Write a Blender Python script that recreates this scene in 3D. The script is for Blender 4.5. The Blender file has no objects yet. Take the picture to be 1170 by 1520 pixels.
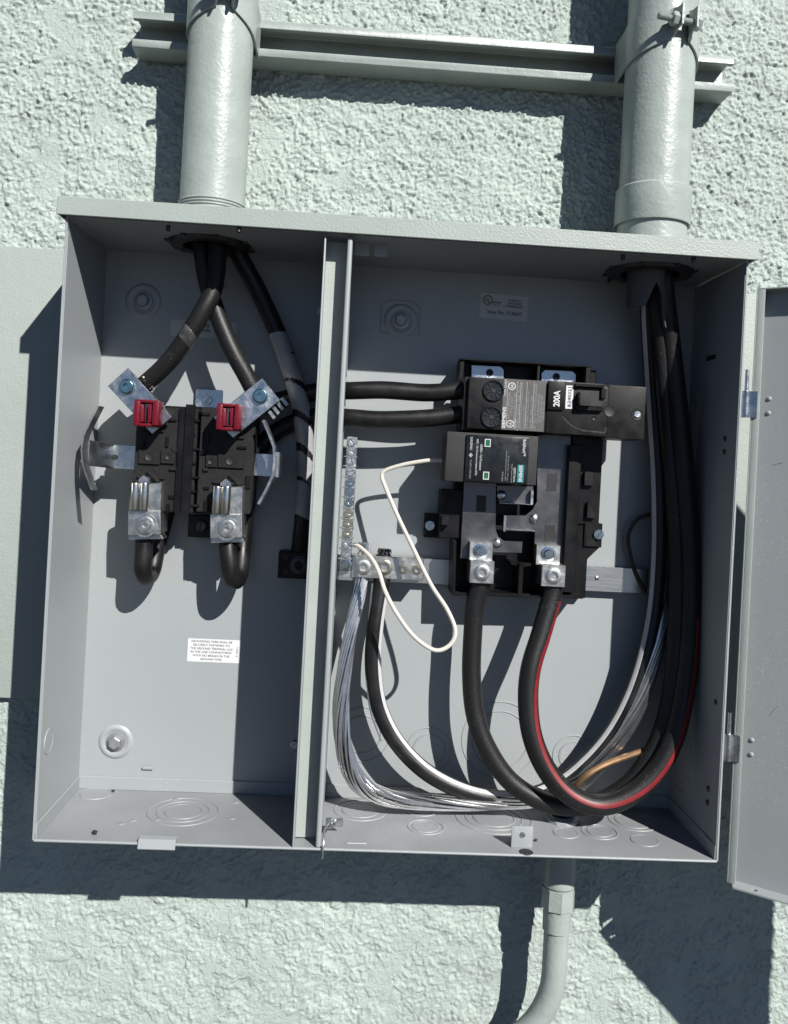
import bpy, bmesh, math, random
import numpy as np
from mathutils import Vector, Matrix

random.seed(7)
S = bpy.context.scene
COL = S.collection

# ------------------------------------------------------------------ camera
CX, CY, CZ = 0.2419, -0.8276, 0.3143
YAW, PITCH, ROLL = -0.0495, 0.0040, -0.0526
FPX, PPX, PPY = 1300.0, 592.15, 687.87
IMW, IMH = 1170.0, 1520.0
RM = (Matrix.Rotation(YAW, 3, 'Z') @ Matrix.Rotation(PITCH, 3, 'X') @ Matrix.Rotation(ROLL, 3, 'Y'))
cam_data = bpy.data.cameras.new('camera')
cam = bpy.data.objects.new('camera', cam_data)
COL.objects.link(cam)
cam_data.sensor_fit = 'VERTICAL'
cam_data.sensor_height = 24.0
cam_data.sensor_width = 24.0 * IMW / IMH
cam_data.lens = FPX / IMH * 24.0
cam_data.shift_x = -(PPX - IMW / 2) / IMH
cam_data.shift_y = (PPY - IMH / 2) / IMH
cam_data.clip_start = 0.01
cam_data.clip_end = 500
right, fwd, up = RM.col[0], RM.col[1], RM.col[2]
m3 = Matrix((right, up, -fwd)).transposed()
cam.matrix_world = Matrix.Translation((CX, CY, CZ)) @ m3.to_4x4()
S.camera = cam
CAMP = Vector((CX, CY, CZ))

# ------------------------------------------------------------------ sun, sky, exposure
SUN_DIR = Vector((-0.575, 1.0, -0.84)).normalized()
elev = math.asin(-SUN_DIR.z)
azim = math.atan2(-SUN_DIR.x, -SUN_DIR.y)
world = bpy.data.worlds.new('World')
S.world = world
world.use_nodes = True
wn = world.node_tree
bg = wn.nodes['Background']
sky = wn.nodes.new('ShaderNodeTexSky')
sky.sky_type = 'NISHITA'
sky.sun_disc = False
sky.sun_elevation = elev
sky.sun_rotation = azim
sky.altitude = 300
sky.air_density = 0.4
sky.dust_density = 0.0
sky.ozone_density = 4.0
wn.links.new(sky.outputs[0], bg.inputs[0])
bg.inputs[1].default_value = 0.05
sun_d = bpy.data.lights.new('sun', 'SUN')
sun_d.energy = 5.0
sun_d.angle = math.radians(0.53)
sun_d.color = (1.0, 0.965, 0.91)
sun = bpy.data.objects.new('sun', sun_d)
COL.objects.link(sun)
sun.rotation_euler = (-SUN_DIR).to_track_quat('Z', 'Y').to_euler()
sun.location = (2, -4, 4)
S.view_settings.view_transform = 'Standard'
S.view_settings.look = 'None'
S.view_settings.gamma = 1
S.view_settings.exposure = 0.60
S.view_settings.use_curve_mapping = False
S.cycles.diffuse_bounces = 1

# ------------------------------------------------------------------ measuring: a sight line met with a plane of the place
def ray(u, v):
    return RM @ Vector(((u - PPX) / FPX, 1.0, -(v - PPY) / FPX))
def A(u, v, d):            # plane parallel to the wall, d metres in front of the cabinet's back
    r = ray(u, v); return CAMP + r * ((-d - CY) / r.y)
def AZ(u, v, z):           # horizontal plane
    r = ray(u, v); return CAMP + r * ((z - CZ) / r.z)
def AX(u, v, x):           # plane parallel to the side panels
    r = ray(u, v); return CAMP + r * ((x - CX) / r.x)

# ------------------------------------------------------------------ materials
MATS = {}
def mat(name, col, rough=0.5, metal=0.0, bump=0.0, bscale=300.0, var=0.0, vscale=20.0, spec=0.5, bump2=0.0, b2scale=60.0, rvar=0.0, stretch=None):
    m = bpy.data.materials.new(name); m.use_nodes = True
    nt = m.node_tree; b = nt.nodes['Principled BSDF']
    b.inputs['Base Color'].default_value = (*col, 1)
    b.inputs['Roughness'].default_value = rough
    b.inputs['Metallic'].default_value = metal
    b.inputs['Specular IOR Level'].default_value = spec
    tc = nt.nodes.new('ShaderNodeTexCoord')
    src = tc.outputs['Object']
    if stretch:
        mp = nt.nodes.new('ShaderNodeMapping'); mp.inputs['Scale'].default_value = stretch
        nt.links.new(src, mp.inputs[0]); src = mp.outputs[0]
    if var or rvar:
        n = nt.nodes.new('ShaderNodeTexNoise'); n.inputs['Scale'].default_value = vscale
        n.inputs['Detail'].default_value = 5
        nt.links.new(src, n.inputs['Vector'])
        if var:
            r = nt.nodes.new('ShaderNodeValToRGB')
            r.color_ramp.elements[0].position = 0.3; r.color_ramp.elements[1].position = 0.7
            r.color_ramp.elements[0].color = (*[c * (1 - var) for c in col], 1)
            r.color_ramp.elements[1].color = (*[min(1, c * (1 + var)) for c in col], 1)
            nt.links.new(n.outputs['Fac'], r.inputs[0]); nt.links.new(r.outputs[0], b.inputs['Base Color'])
        if rvar:
            mr = nt.nodes.new('ShaderNodeMapRange')
            mr.inputs['From Min'].default_value = 0.3; mr.inputs['From Max'].default_value = 0.7
            mr.inputs['To Min'].default_value = max(0.02, rough - rvar); mr.inputs['To Max'].default_value = min(1, rough + rvar)
            nt.links.new(n.outputs['Fac'], mr.inputs['Value']); nt.links.new(mr.outputs[0], b.inputs['Roughness'])
    last = None
    for st, sc in ((bump2, b2scale), (bump, bscale)):
        if st:
            n = nt.nodes.new('ShaderNodeTexNoise'); n.inputs['Scale'].default_value = sc
            n.inputs['Detail'].default_value = 3
            nt.links.new(src, n.inputs['Vector'])
            bp = nt.nodes.new('ShaderNodeBump'); bp.inputs['Strength'].default_value = st
            bp.inputs['Distance'].default_value = 0.001
            nt.links.new(n.outputs['Fac'], bp.inputs['Height'])
            if last: nt.links.new(last.outputs[0], bp.inputs['Normal'])
            last = bp
    if last: nt.links.new(last.outputs[0], b.inputs['Normal'])
    MATS[name] = m
    return m

GREEN = (0.368, 0.428, 0.400)
mat('stucco_paint', GREEN, 0.62, bump=0.5, bscale=900, bump2=0.6, b2scale=330, var=0.07, vscale=14, spec=0.3)
mat('trim_paint', (0.29, 0.328, 0.307), 0.55, bump=0.35, bscale=420, bump2=0.5, b2scale=70, var=0.04, vscale=8, spec=0.35)
mat('pipe_paint', (0.285, 0.325, 0.307), 0.38, bump=0.3, bscale=380, bump2=0.8, b2scale=60, var=0.09, vscale=35, spec=0.5)
mat('cap_paint', (0.275, 0.313, 0.293), 0.42, bump=0.28, bscale=520, bump2=0.1, b2scale=60, var=0.04, vscale=20)
mat('web_paint', (0.301, 0.339, 0.320), 0.5, bump=0.2, bscale=500, var=0.05, vscale=30)
mat('black_plastic', (0.0045, 0.0046, 0.0052), 0.42, bump=0.15, bscale=1500, var=0.25, vscale=60, rvar=0.1, spec=0.22)
mat('breaker_plastic', (0.0085, 0.0086, 0.0092), 0.45, bump=0.2, bscale=2500, var=0.4, vscale=80, rvar=0.12, spec=0.22)
mat('surge_plastic', (0.026, 0.0265, 0.0275), 0.55, bump=0.35, bscale=3000, var=0.15, vscale=60, spec=0.3)
mat('cable_black', (0.0075, 0.0078, 0.0085), 0.42, bump=0.12, bscale=500, var=0.45, vscale=55, rvar=0.12, spec=0.32)
mat('zinc', (0.5, 0.52, 0.54), 0.30, 1.0, bump=0.25, bscale=700, var=0.15, vscale=120, rvar=0.1)
mat('dull_zinc', (0.38, 0.4, 0.41), 0.42, 1.0, bump=0.25, bscale=500, var=0.2, vscale=80, rvar=0.1)
mat('aluminium', (0.56, 0.56, 0.545), 0.36, 1.0, bump=0.18, bscale=420, var=0.10, vscale=150, rvar=0.08)
mat('brushed_aluminium', (0.5, 0.505, 0.5), 0.34, 1.0, bump=0.12, bscale=300, var=0.06, vscale=40, stretch=(1, 1, 14), rvar=0.04)
mat('polished_aluminium', (0.52, 0.51, 0.47), 0.25, 1.0)
mat('tinned_bus', (0.13, 0.13, 0.135), 0.38, 1.0, bump=0.1, bscale=500, var=0.12, vscale=60, rvar=0.08)
mat('strand', (0.50, 0.505, 0.51), 0.30, 1.0, var=0.12, vscale=150)
mat('blue_zinc', (0.36, 0.42, 0.46), 0.25, 1.0, var=0.2, vscale=250)
mat('teal_zinc', (0.28, 0.4, 0.4), 0.22, 1.0, var=0.2, vscale=250)
mat('brass_zinc', (0.52, 0.49, 0.39), 0.30, 1.0, var=0.15, vscale=250)
mat('dark_steel', (0.06, 0.06, 0.065), 0.40, 0.8, var=0.3, vscale=120)
mat('red_plastic', (0.115, 0.0025, 0.011), 0.34, bump=0.2, bscale=600)
mat('red_stripe', (0.16, 0.01, 0.013), 0.45, var=0.2, vscale=90)
mat('white_stripe', (0.42, 0.425, 0.43), 0.5, var=0.08, vscale=90)
mat('white_wire', (0.5, 0.475, 0.43), 0.42, var=0.05, vscale=60)
mat('tape_grey', (0.27, 0.275, 0.28), 0.5, bump=0.2, bscale=200, var=0.12, vscale=70)
mat('sleeve_grey', (0.07, 0.072, 0.075), 0.6, var=0.1, vscale=60)
mat('copper', (0.26, 0.16, 0.09), 0.55, 0.7, var=0.25, vscale=100)
mat('brown_wire', (0.018, 0.013, 0.01), 0.5, var=0.3, vscale=80)
mat('sticker_white', (0.56, 0.57, 0.58), 0.5, var=0.02, vscale=40)
mat('sticker_grey', (0.4, 0.405, 0.41), 0.5, var=0.04, vscale=40)
mat('label_grey', (0.075, 0.074, 0.071), 0.42, var=0.12, vscale=90)
mat('label_black', (0.006, 0.0075, 0.009), 0.28, var=0.3, vscale=120, rvar=0.08)
mat('ink_black', (0.01, 0.01, 0.011), 0.6)
mat('ink_grey', (0.1, 0.1, 0.105), 0.6)
mat('print_white', (0.5, 0.505, 0.505), 0.5)
mat('print_dim', (0.25, 0.255, 0.26), 0.5)
mat('teal_print', (0.0, 0.15, 0.165), 0.4)
mat('green_window', (0.015, 0.1, 0.045), 0.2)
mat('asphalt', (0.042, 0.041, 0.039), 0.85, bump=0.4, bscale=60, var=0.15, vscale=3)
mat('debris', (0.02, 0.018, 0.016), 0.9)

def stucco_relief():
    nt = MATS['stucco_paint'].node_tree; b = nt.nodes['Principled BSDF']
    prev = b.inputs['Normal'].links[0].from_socket
    tc = nt.nodes.new('ShaderNodeTexCoord')
    for scale, detail, rgh, dist, sharp in ((75, 5, 0.6, 0.0012, True), (210, 6, 0.66, 0.0020, False)):
        n = nt.nodes.new('ShaderNodeTexNoise'); n.inputs['Scale'].default_value = scale; n.inputs['Detail'].default_value = detail; n.inputs['Roughness'].default_value = rgh
        n.inputs['Distortion'].default_value = 0.6
        nt.links.new(tc.outputs['Object'], n.inputs['Vector']); src = n.outputs['Fac']
        if sharp:
            r = nt.nodes.new('ShaderNodeValToRGB'); e = r.color_ramp.elements
            e[0].position = 0.40; e[0].color = (0, 0, 0, 1); e[1].position = 0.425; e[1].color = (0.4, 0.4, 0.4, 1)
            for p_, v_ in ((0.50, 0.45), (0.52, 0.8), (0.60, 0.85), (0.615, 1.0)):
                q_ = e.new(p_); q_.color = (v_, v_, v_, 1)
            nt.links.new(src, r.inputs[0]); src = r.outputs[0]
        bp = nt.nodes.new('ShaderNodeBump'); bp.inputs['Strength'].default_value = 0.75; bp.inputs['Distance'].default_value = dist
        nt.links.new(src, bp.inputs['Height']); nt.links.new(prev, bp.inputs['Normal']); prev = bp.outputs[0]
    nt.links.new(prev, b.inputs['Normal'])
stucco_relief()

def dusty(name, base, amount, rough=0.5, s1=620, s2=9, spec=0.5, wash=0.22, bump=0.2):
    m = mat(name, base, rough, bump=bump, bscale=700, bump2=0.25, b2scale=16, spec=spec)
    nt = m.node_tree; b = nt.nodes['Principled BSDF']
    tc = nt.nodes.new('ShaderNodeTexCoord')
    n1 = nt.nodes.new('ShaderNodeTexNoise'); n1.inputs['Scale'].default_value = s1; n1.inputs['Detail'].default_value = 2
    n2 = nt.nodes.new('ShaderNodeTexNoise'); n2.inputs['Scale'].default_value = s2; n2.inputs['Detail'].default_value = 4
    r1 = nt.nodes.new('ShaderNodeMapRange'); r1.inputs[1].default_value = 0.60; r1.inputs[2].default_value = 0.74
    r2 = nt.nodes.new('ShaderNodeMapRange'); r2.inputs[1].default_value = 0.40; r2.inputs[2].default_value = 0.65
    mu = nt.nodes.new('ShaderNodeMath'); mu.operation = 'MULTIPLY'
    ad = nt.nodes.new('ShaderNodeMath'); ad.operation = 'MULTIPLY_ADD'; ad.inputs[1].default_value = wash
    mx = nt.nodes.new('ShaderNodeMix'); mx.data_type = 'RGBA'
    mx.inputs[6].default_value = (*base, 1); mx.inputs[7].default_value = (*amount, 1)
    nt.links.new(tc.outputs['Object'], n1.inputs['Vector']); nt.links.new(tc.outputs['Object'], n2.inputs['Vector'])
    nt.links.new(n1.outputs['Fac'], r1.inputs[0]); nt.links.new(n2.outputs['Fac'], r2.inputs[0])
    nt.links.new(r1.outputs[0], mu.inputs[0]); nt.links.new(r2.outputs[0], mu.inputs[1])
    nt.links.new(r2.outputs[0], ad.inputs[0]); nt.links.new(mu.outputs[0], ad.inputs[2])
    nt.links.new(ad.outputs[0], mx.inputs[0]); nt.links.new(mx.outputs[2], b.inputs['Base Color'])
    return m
dusty('cable_smear', (0.012, 0.012, 0.0125), (0.20, 0.20, 0.20), 0.35, 260, 60, 0.6, 0.35)
dusty('cable_dusty', (0.0078, 0.0080, 0.0085), (0.042, 0.042, 0.043), 0.46, 420, 26, 0.34, 0.06)
dusty('dusty_black_plastic', (0.0095, 0.0095, 0.010), (0.040, 0.040, 0.040), 0.55, 500, 30, 0.24, 0.12)
dusty('grey_paint', (0.262, 0.284, 0.293), (0.36, 0.38, 0.385), 0.42, 480, 6, 0.5, 0.16, 0.06)
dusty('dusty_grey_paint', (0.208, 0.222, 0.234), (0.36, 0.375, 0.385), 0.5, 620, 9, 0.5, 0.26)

def scuffed(name):
    m = mat(name, (0.266, 0.288, 0.297), 0.40, bump=0.12, bscale=900, bump2=0.25, b2scale=14)
    nt = m.node_tree; b = nt.nodes['Principled BSDF']
    tc = nt.nodes.new('ShaderNodeTexCoord')
    mp = nt.nodes.new('ShaderNodeMapping'); mp.inputs['Scale'].default_value = (1, 260, 130); mp.inputs['Rotation'].default_value = (0.5, 0, 0)
    n = nt.nodes.new('ShaderNodeTexNoise'); n.inputs['Scale'].default_value = 1.0; n.inputs['Detail'].default_value = 3
    rr = nt.nodes.new('ShaderNodeMapRange'); rr.inputs[1].default_value = 0.58; rr.inputs[2].default_value = 0.62
    nt.links.new(tc.outputs['Object'], mp.inputs[0]); nt.links.new(mp.outputs[0], n.inputs['Vector']); nt.links.new(n.outputs['Fac'], rr.inputs[0])
    ds = nt.nodes.new('ShaderNodeVectorMath'); ds.operation = 'DISTANCE'
    c = AX(113, 535, 0.002)
    ds.inputs[1].default_value = c
    md = nt.nodes.new('ShaderNodeMapRange'); md.inputs[1].default_value = 0.022; md.inputs[2].default_value = 0.012
    nt.links.new(tc.outputs['Object'], ds.inputs[0]); nt.links.new(ds.outputs['Value'], md.inputs[0])
    mu = nt.nodes.new('ShaderNodeMath'); mu.operation = 'MULTIPLY'
    nt.links.new(rr.outputs[0], mu.inputs[0]); nt.links.new(md.outputs[0], mu.inputs[1])
    mx = nt.nodes.new('ShaderNodeMix'); mx.data_type = 'RGBA'
    mx.inputs[6].default_value = (0.266, 0.288, 0.297, 1); mx.inputs[7].default_value = (0.04, 0.04, 0.045, 1)
    nt.links.new(mu.outputs[0], mx.inputs[0]); nt.links.new(mx.outputs[2], b.inputs['Base Color'])
scuffed('scuffed_grey_paint')

# ------------------------------------------------------------------ objects
def setp(o, label=None, cat=None, group=None, kind=None):
    if label: o['label'] = label
    if cat: o['category'] = cat
    if group: o['group'] = group
    if kind: o['kind'] = kind
    return o
def thing(name, loc, label, cat, group=None):
    o = bpy.data.objects.new(name, None); COL.objects.link(o)
    o.location = loc; o.empty_display_size = 0.02
    return setp(o, label, cat, group)
def wloc(o):
    v = Vector(o.location)
    if o.parent: v += wloc(o.parent)
    return v
def mesh_from(bm, name, m, smooth=None):
    me = bpy.data.meshes.new(name)
    bmesh.ops.recalc_face_normals(bm, faces=bm.faces)
    bm.to_mesh(me); bm.free()
    me.materials.append(MATS[m])
    if smooth:
        me.polygons.foreach_set('use_smooth', [True] * len(me.polygons))
        me.set_sharp_from_angle(angle=math.radians(smooth))
    me.update()
    return me
def obj(name, bm, m, parent=None, smooth=35, label=None):
    """link what bm holds (world coordinates) as one mesh object"""
    me = mesh_from(bm, name, m, smooth)
    o = bpy.data.objects.new(name, me); COL.objects.link(o)
    if parent is not None:
        o.parent = parent
        off = wloc(parent)
        me.transform(Matrix.Translation(-off))
    if label: o['label'] = label
    return o
def inst(name, me, loc, parent, rot=None):
    o = bpy.data.objects.new(name, me); COL.objects.link(o)
    o.parent = parent
    o.location = Vector(loc) - wloc(parent)
    if rot is not None: o.rotation_euler = rot
    return o
def nb(): return bmesh.new()
def merge(bm, t):
    me = bpy.data.meshes.new('tmp'); t.to_mesh(me); t.free()
    bm.from_mesh(me); bpy.data.meshes.remove(me)

def frame(axis):
    a = Vector(axis).normalized()
    h = Vector((0, 0, 1)) if abs(a.z) < 0.9 else Vector((1, 0, 0))
    u = h.cross(a).normalized(); v = a.cross(u)
    return a, u, v
def box(bm, lo, hi, bev=0.0, seg=1):
    t = bmesh.new()
    lo = Vector(lo); hi = Vector(hi)
    M = Matrix.Translation((lo + hi) / 2) @ Matrix.Diagonal((abs(hi.x - lo.x), abs(hi.y - lo.y), abs(hi.z - lo.z), 1))
    bmesh.ops.create_cube(t, size=1, matrix=M)
    if bev: bmesh.ops.bevel(t, geom=t.edges[:], offset=bev, segments=seg, profile=0.6, affect='EDGES')
    merge(bm, t)
def pbox(bm, u0, v0, u1, v1, d0, d1, bev=0.0003, seg=1):
    p = A(u0, v0, d1); q = A(u1, v1, d1)
    box(bm, (min(p.x, q.x), -d1, min(p.z, q.z)), (max(p.x, q.x), -d0, max(p.z, q.z)), bev, seg)
def prism(bm, pts, ext, bev=0.0, seg=1):
    t = bmesh.new()
    vs = [t.verts.new(p) for p in pts]
    f = t.faces.new(vs)
    r = bmesh.ops.extrude_face_region(t, geom=[f])
    bmesh.ops.translate(t, vec=Vector(ext), verts=[e for e in r['geom'] if isinstance(e, bmesh.types.BMVert)])
    bmesh.ops.recalc_face_normals(t, faces=t.faces)
    if bev: bmesh.ops.bevel(t, geom=t.edges[:], offset=bev, segments=seg, profile=0.6, affect='EDGES')
    merge(bm, t)
def pprism(bm, px, d0, d1, bev=0.0003, seg=1):
    prism(bm, [A(u, v, d1) for u, v in px], (0, d1 - d0, 0), bev, seg)
def revolve(bm, o, axis, prof, n=24):
    a, u, v = frame(axis); o = Vector(o)
    rings = []
    for r, h in prof:
        if r < 1e-7: rings.append([bm.verts.new(o + a * h)])
        else: rings.append([bm.verts.new(o + a * h + (u * math.cos(2 * math.pi * k / n) + v * math.sin(2 * math.pi * k / n)) * r) for k in range(n)])
    for i in range(len(rings) - 1):
        p, q = rings[i], rings[i + 1]
        for k in range(n):
            k2 = (k + 1) % n
            if len(p) == 1 and len(q) == 1: continue
            if len(p) == 1: bm.faces.new((p[0], q[k2], q[k]))
            elif len(q) == 1: bm.faces.new((p[k], p[k2], q[0]))
            else: bm.faces.new((p[k], p[k2], q[k2], q[k]))
def torus(bm, o, axis, R, r, n=40, k=6):
    revolve(bm, o, axis, [(R + r * math.cos(2 * math.pi * i / k), r * math.sin(2 * math.pi * i / k)) for i in range(k + 1)], n)
def spline(P, n=8):
    P = [Vector(p) for p in P]
    Q = [P[0] * 2 - P[1]] + P + [P[-1] * 2 - P[-2]]
    out = []
    for i in range(1, len(Q) - 2):
        p0, p1, p2, p3 = Q[i - 1:i + 3]
        for k in range(n):
            t = k / n
            out.append(0.5 * (2 * p1 + (p2 - p0) * t + (2 * p0 - 5 * p1 + 4 * p2 - p3) * t * t + (3 * p1 - p0 - 3 * p2 + p3) * t ** 3))
    out.append(P[-1].copy())
    return out
def tangents(pts):
    return [(pts[min(i + 1, len(pts) - 1)] - pts[max(i - 1, 0)]).normalized() for i in range(len(pts))]
def tube(bm, pts, r, n=14, caps=True, rfun=None):
    T = tangents(pts)
    u = frame(T[0])[1]
    rings = []
    for i, (p, t) in enumerate(zip(pts, T)):
        u = (u - t * u.dot(t)).normalized(); v = t.cross(u)
        rr = rfun(i / (len(pts) - 1)) if rfun else r
        rings.append([bm.verts.new(p + (u * math.cos(2 * math.pi * k / n) + v * math.sin(2 * math.pi * k / n)) * rr) for k in range(n)])
    for a, b in zip(rings, rings[1:]):
        for k in range(n): bm.faces.new((a[k], a[(k + 1) % n], b[(k + 1) % n], b[k]))
    if caps:
        bm.faces.new(rings[0][::-1]); bm.faces.new(rings[-1])
def stripe(bm, pts, r, dirs, half=0.32, lift=0.00025, i0=0, i1=None):
    """a printed / extruded colour line along a cable: a strip hugging the jacket"""
    T = tangents(pts); i1 = len(pts) if i1 is None else i1
    prev = None
    for i in range(i0, i1):
        t = T[i]; f = i / (len(pts) - 1) * (len(dirs) - 1)
        j = min(int(f), len(dirs) - 2); w = Vector(dirs[j]).lerp(Vector(dirs[j + 1]), f - j)
        w = (w - t * w.dot(t)).normalized(); b = t.cross(w)
        row = [bm.verts.new(pts[i] + (w * math.cos(a) + b * math.sin(a)) * (r + (lift if abs(a) < half * 0.99 else -0.0001)))
               for a in (-half, -half * 0.9, -half * 0.4, half * 0.4, half * 0.9, half)]
        if prev:
            for k in range(5): bm.faces.new((prev[k], prev[k + 1], row[k + 1], row[k]))
        prev = row
def strands(bm, pts, R, rs, count, turns, n=5, spread=None, seed=1, inner=True):
    T = tangents(pts); L = len(pts); rng = random.Random(seed)
    u = frame(T[0])[1]; fr = []
    for t in T:
        u = (u - t * u.dot(t)).normalized(); fr.append((u.copy(), t.cross(u)))
    for s in range(count):
        lay = 1.0 if (not inner or s < count * 0.65) else 0.5
        a0 = 2 * math.pi * s / (count * (0.65 if lay == 1 else 0.35)); jit = rng.uniform(-0.25, 0.25)
        q = []
        for i, p in enumerate(pts):
            f = i / (L - 1); a = a0 + turns * 2 * math.pi * f + jit * math.sin(f * 9 + s)
            k = R * lay * (spread(f) if spread else 1.0) * (1 + 0.12 * math.sin(f * 13 + s * 1.7))
            q.append(p + (fr[i][0] * math.cos(a) + fr[i][1] * math.sin(a)) * k)
        tube(bm, q, rs, n)
def ribbon(bm, pts, wdir, w, th):
    """flat strip bent along a path; wdir is the direction of its width"""
    pts = [Vector(p) for p in pts]; T = tangents(pts); wdir = Vector(wdir).normalized(); rows = []
    for p, t in zip(pts, T):
        nn = t.cross(wdir).normalized()
        rows.append([bm.verts.new(p + wdir * sx * w / 2 + nn * sn * th / 2) for sx, sn in ((-1, -1), (1, -1), (1, 1), (-1, 1))])
    for a, b in zip(rows, rows[1:]):
        for k in range(4): bm.faces.new((a[k], a[(k + 1) % 4], b[(k + 1) % 4], b[k]))
    bm.faces.new(rows[0][::-1]); bm.faces.new(rows[-1])
def holed_plate(bm, outline, holes, ext):
    """flat plate (list of 3-D outline points) with round holes [(centre, axis, r)] and a thickness vector"""
    t = bmesh.new(); ed = []
    def loop(pts):
        vs = [t.verts.new(p) for p in pts]
        for i in range(len(vs)): ed.append(t.edges.new((vs[i], vs[(i + 1) % len(vs)])))
    loop(outline)
    for c, ax, r in holes:
        _, u, v = frame(ax)
        loop([Vector(c) + (u * math.cos(2 * math.pi * k / 32) + v * math.sin(2 * math.pi * k / 32)) * r for k in range(32)])
    bmesh.ops.triangle_fill(t, use_beauty=True, use_dissolve=False, edges=ed)
    r = bmesh.ops.extrude_face_region(t, geom=t.faces[:])
    bmesh.ops.translate(t, vec=Vector(ext), verts=[e for e in r['geom'] if isinstance(e, bmesh.types.BMVert)])
    merge(bm, t)

# fasteners: built once at the origin facing the viewer (-y), shared between alike pieces
OUT = Vector((0, -1, 0))
def slot_head(r, h, w, m, name='screw', ang=0.5, cross=False):
    bm = nb()
    revolve(bm, (0, 0, 0), OUT, [(0, -0.001), (r, -0.001), (r, h * 0.55), (0, h * 0.55)], 24)
    def part(a0, a1, off):
        ca, sa = math.cos(ang), math.sin(ang)
        arc = [(r * math.cos(a), r * math.sin(a)) for a in np.linspace(a0, a1, 13)]
        pts = [Vector((x * ca - z * sa, -h * 0.5, x * sa + z * ca)) for x, z in arc]
        prism(bm, pts, (0, -h * 0.5, 0), min(0.0003, r * 0.1))
    g = math.asin(min(0.9, w / 2 / r))
    part(g, math.pi - g, 0); part(math.pi + g, 2 * math.pi - g, 0)
    return mesh_from(bm, name, m, 40)
def socket_head(r, h, ri, m, name='screw', depth=0.7, sides=6, collar=0.0):
    bm = nb(); n = 24
    def ring(fn, y): return [bm.verts.new((fn(2 * math.pi * k / n)[0], y, fn(2 * math.pi * k / n)[1])) for k in range(n)]
    circ = lambda R: (lambda a: (R * math.cos(a), R * math.sin(a)))
    def hexa(a):
        q = math.pi / sides; b = ((a + 0.2) % (2 * q)) - q; R = ri * math.cos(q) / math.cos(b)
        return (R * math.cos(a), R * math.sin(a))
    rs = []
    if collar: rs += [ring(circ(r + collar), 0.001), ring(circ(r + collar), -h * 0.3), ring(circ(r + collar * 0.15), -h * 0.35)]
    rs += [ring(circ(r), 0.001), ring(circ(r), -h * 0.85), ring(circ(r * 0.93), -h), ring(hexa, -h), ring(hexa, -h * (1 - depth))]
    for a, b in zip(rs, rs[1:]):
        for k in range(n): bm.faces.new((a[k], a[(k + 1) % n], b[(k + 1) % n], b[k]))
    bm.faces.new(rs[-1])
    return mesh_from(bm, name, m, 35)
def hex_head(r, h, m, name='bolt', washer=1.35):
    bm = nb()
    if washer: revolve(bm, (0, 0, 0), OUT, [(0, -0.001), (r * washer, -0.001), (r * washer, h * 0.18), (r * 1.02, h * 0.26), (0, h * 0.26)], 24)
    revolve(bm, (0, 0, 0), OUT, [(r, 0), (r, h * 0.85), (r * 0.84, h), (0, h)], 6)
    return mesh_from(bm, name, m, 30)

dg = None
def text(s, c, w, h, m, parent, R=(1, 0, 0), U=(0, 0, 1), bold=0.0, name='lettering'):
    """flat print: s fitted into a w x h rectangle centred on c, reading along R with letter tops towards U"""
    cu = bpy.data.curves.new('t', 'FONT'); cu.body = s; cu.align_x = 'CENTER'; cu.align_y = 'CENTER'
    cu.size = 1; cu.resolution_u = 3; cu.offset = bold; cu.space_line = 0.85
    to = bpy.data.objects.new('t', cu); COL.objects.link(to)
    me = bpy.data.meshes.new_from_object(to.evaluated_get(bpy.context.evaluated_depsgraph_get()))
    bpy.data.objects.remove(to); bpy.data.curves.remove(cu)
    co = np.array([v.co[:] for v in me.vertices]); lo = co.min(0); hi = co.max(0)
    R = Vector(R).normalized(); U = Vector(U).normalized(); c = Vector(c); off = wloc(parent)
    sx = w / (hi[0] - lo[0]); sy = h / (hi[1] - lo[1]) if h else sx
    for v in me.vertices:
        x = (v.co.x - (lo[0] + hi[0]) / 2) * sx; y = (v.co.y - (lo[1] + hi[1]) / 2) * sy
        v.co = c + R * x + U * y - off
    me.materials.clear(); me.materials.append(MATS[m]); me.name = name
    o = bpy.data.objects.new(name, me); COL.objects.link(o); o.parent = parent
    return o
def down(v): return Vector(v)

# ------------------------------------------------------------------ sizes of the cabinet
W, H, D = 0.56, 0.5011, 0.1135
WALL_Y = 0.008
TH = 0.0016

# ================================================================== SETTING
bm = nb(); bmesh.ops.create_grid(bm, x_segments=1, y_segments=1, size=40, matrix=Matrix.Translation((0, -39.5, -1.35)))
g = obj('ground', bm, 'asphalt', smooth=None); setp(g, kind='structure')

# stucco wall: one relief sheet, fine where it is near the cabinet
def axis(lo, hi, step, a, b):
    xs = list(np.arange(lo, hi + step / 2, step)); s = step; x = lo; left = []
    while x > a: s *= 1.05; x -= min(s, 0.25); left.append(max(x, a))
    s = step; x = xs[-1]; rt = []
    while x < b: s *= 1.05; x += min(s, 0.25); rt.append(min(x, b))
    return np.array(left[::-1] + xs + rt)
def perlin(x, y, seed):
    rng = np.random.RandomState(seed); perm = rng.permutation(4096); ang = rng.rand(4096) * 2 * np.pi
    xi = np.floor(x).astype(int); yi = np.floor(y).astype(int); xf = x - xi; yf = y - yi
    def gr(ix, iy, dx, dy):
        k = perm[(ix + perm[iy % 4096]) % 4096]; return np.cos(ang[k]) * dx + np.sin(ang[k]) * dy
    f = lambda t: t * t * t * (t * (t * 6 - 15) + 10)
    u = f(xf); v = f(yf)
    a = gr(xi, yi, xf, yf); b = gr(xi + 1, yi, xf - 1, yf); c = gr(xi, yi + 1, xf, yf - 1); d = gr(xi + 1, yi + 1, xf - 1, yf - 1)
    return (a * (1 - u) + b * u) * (1 - v) + (c * (1 - u) + d * u) * v * 1.0
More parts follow.
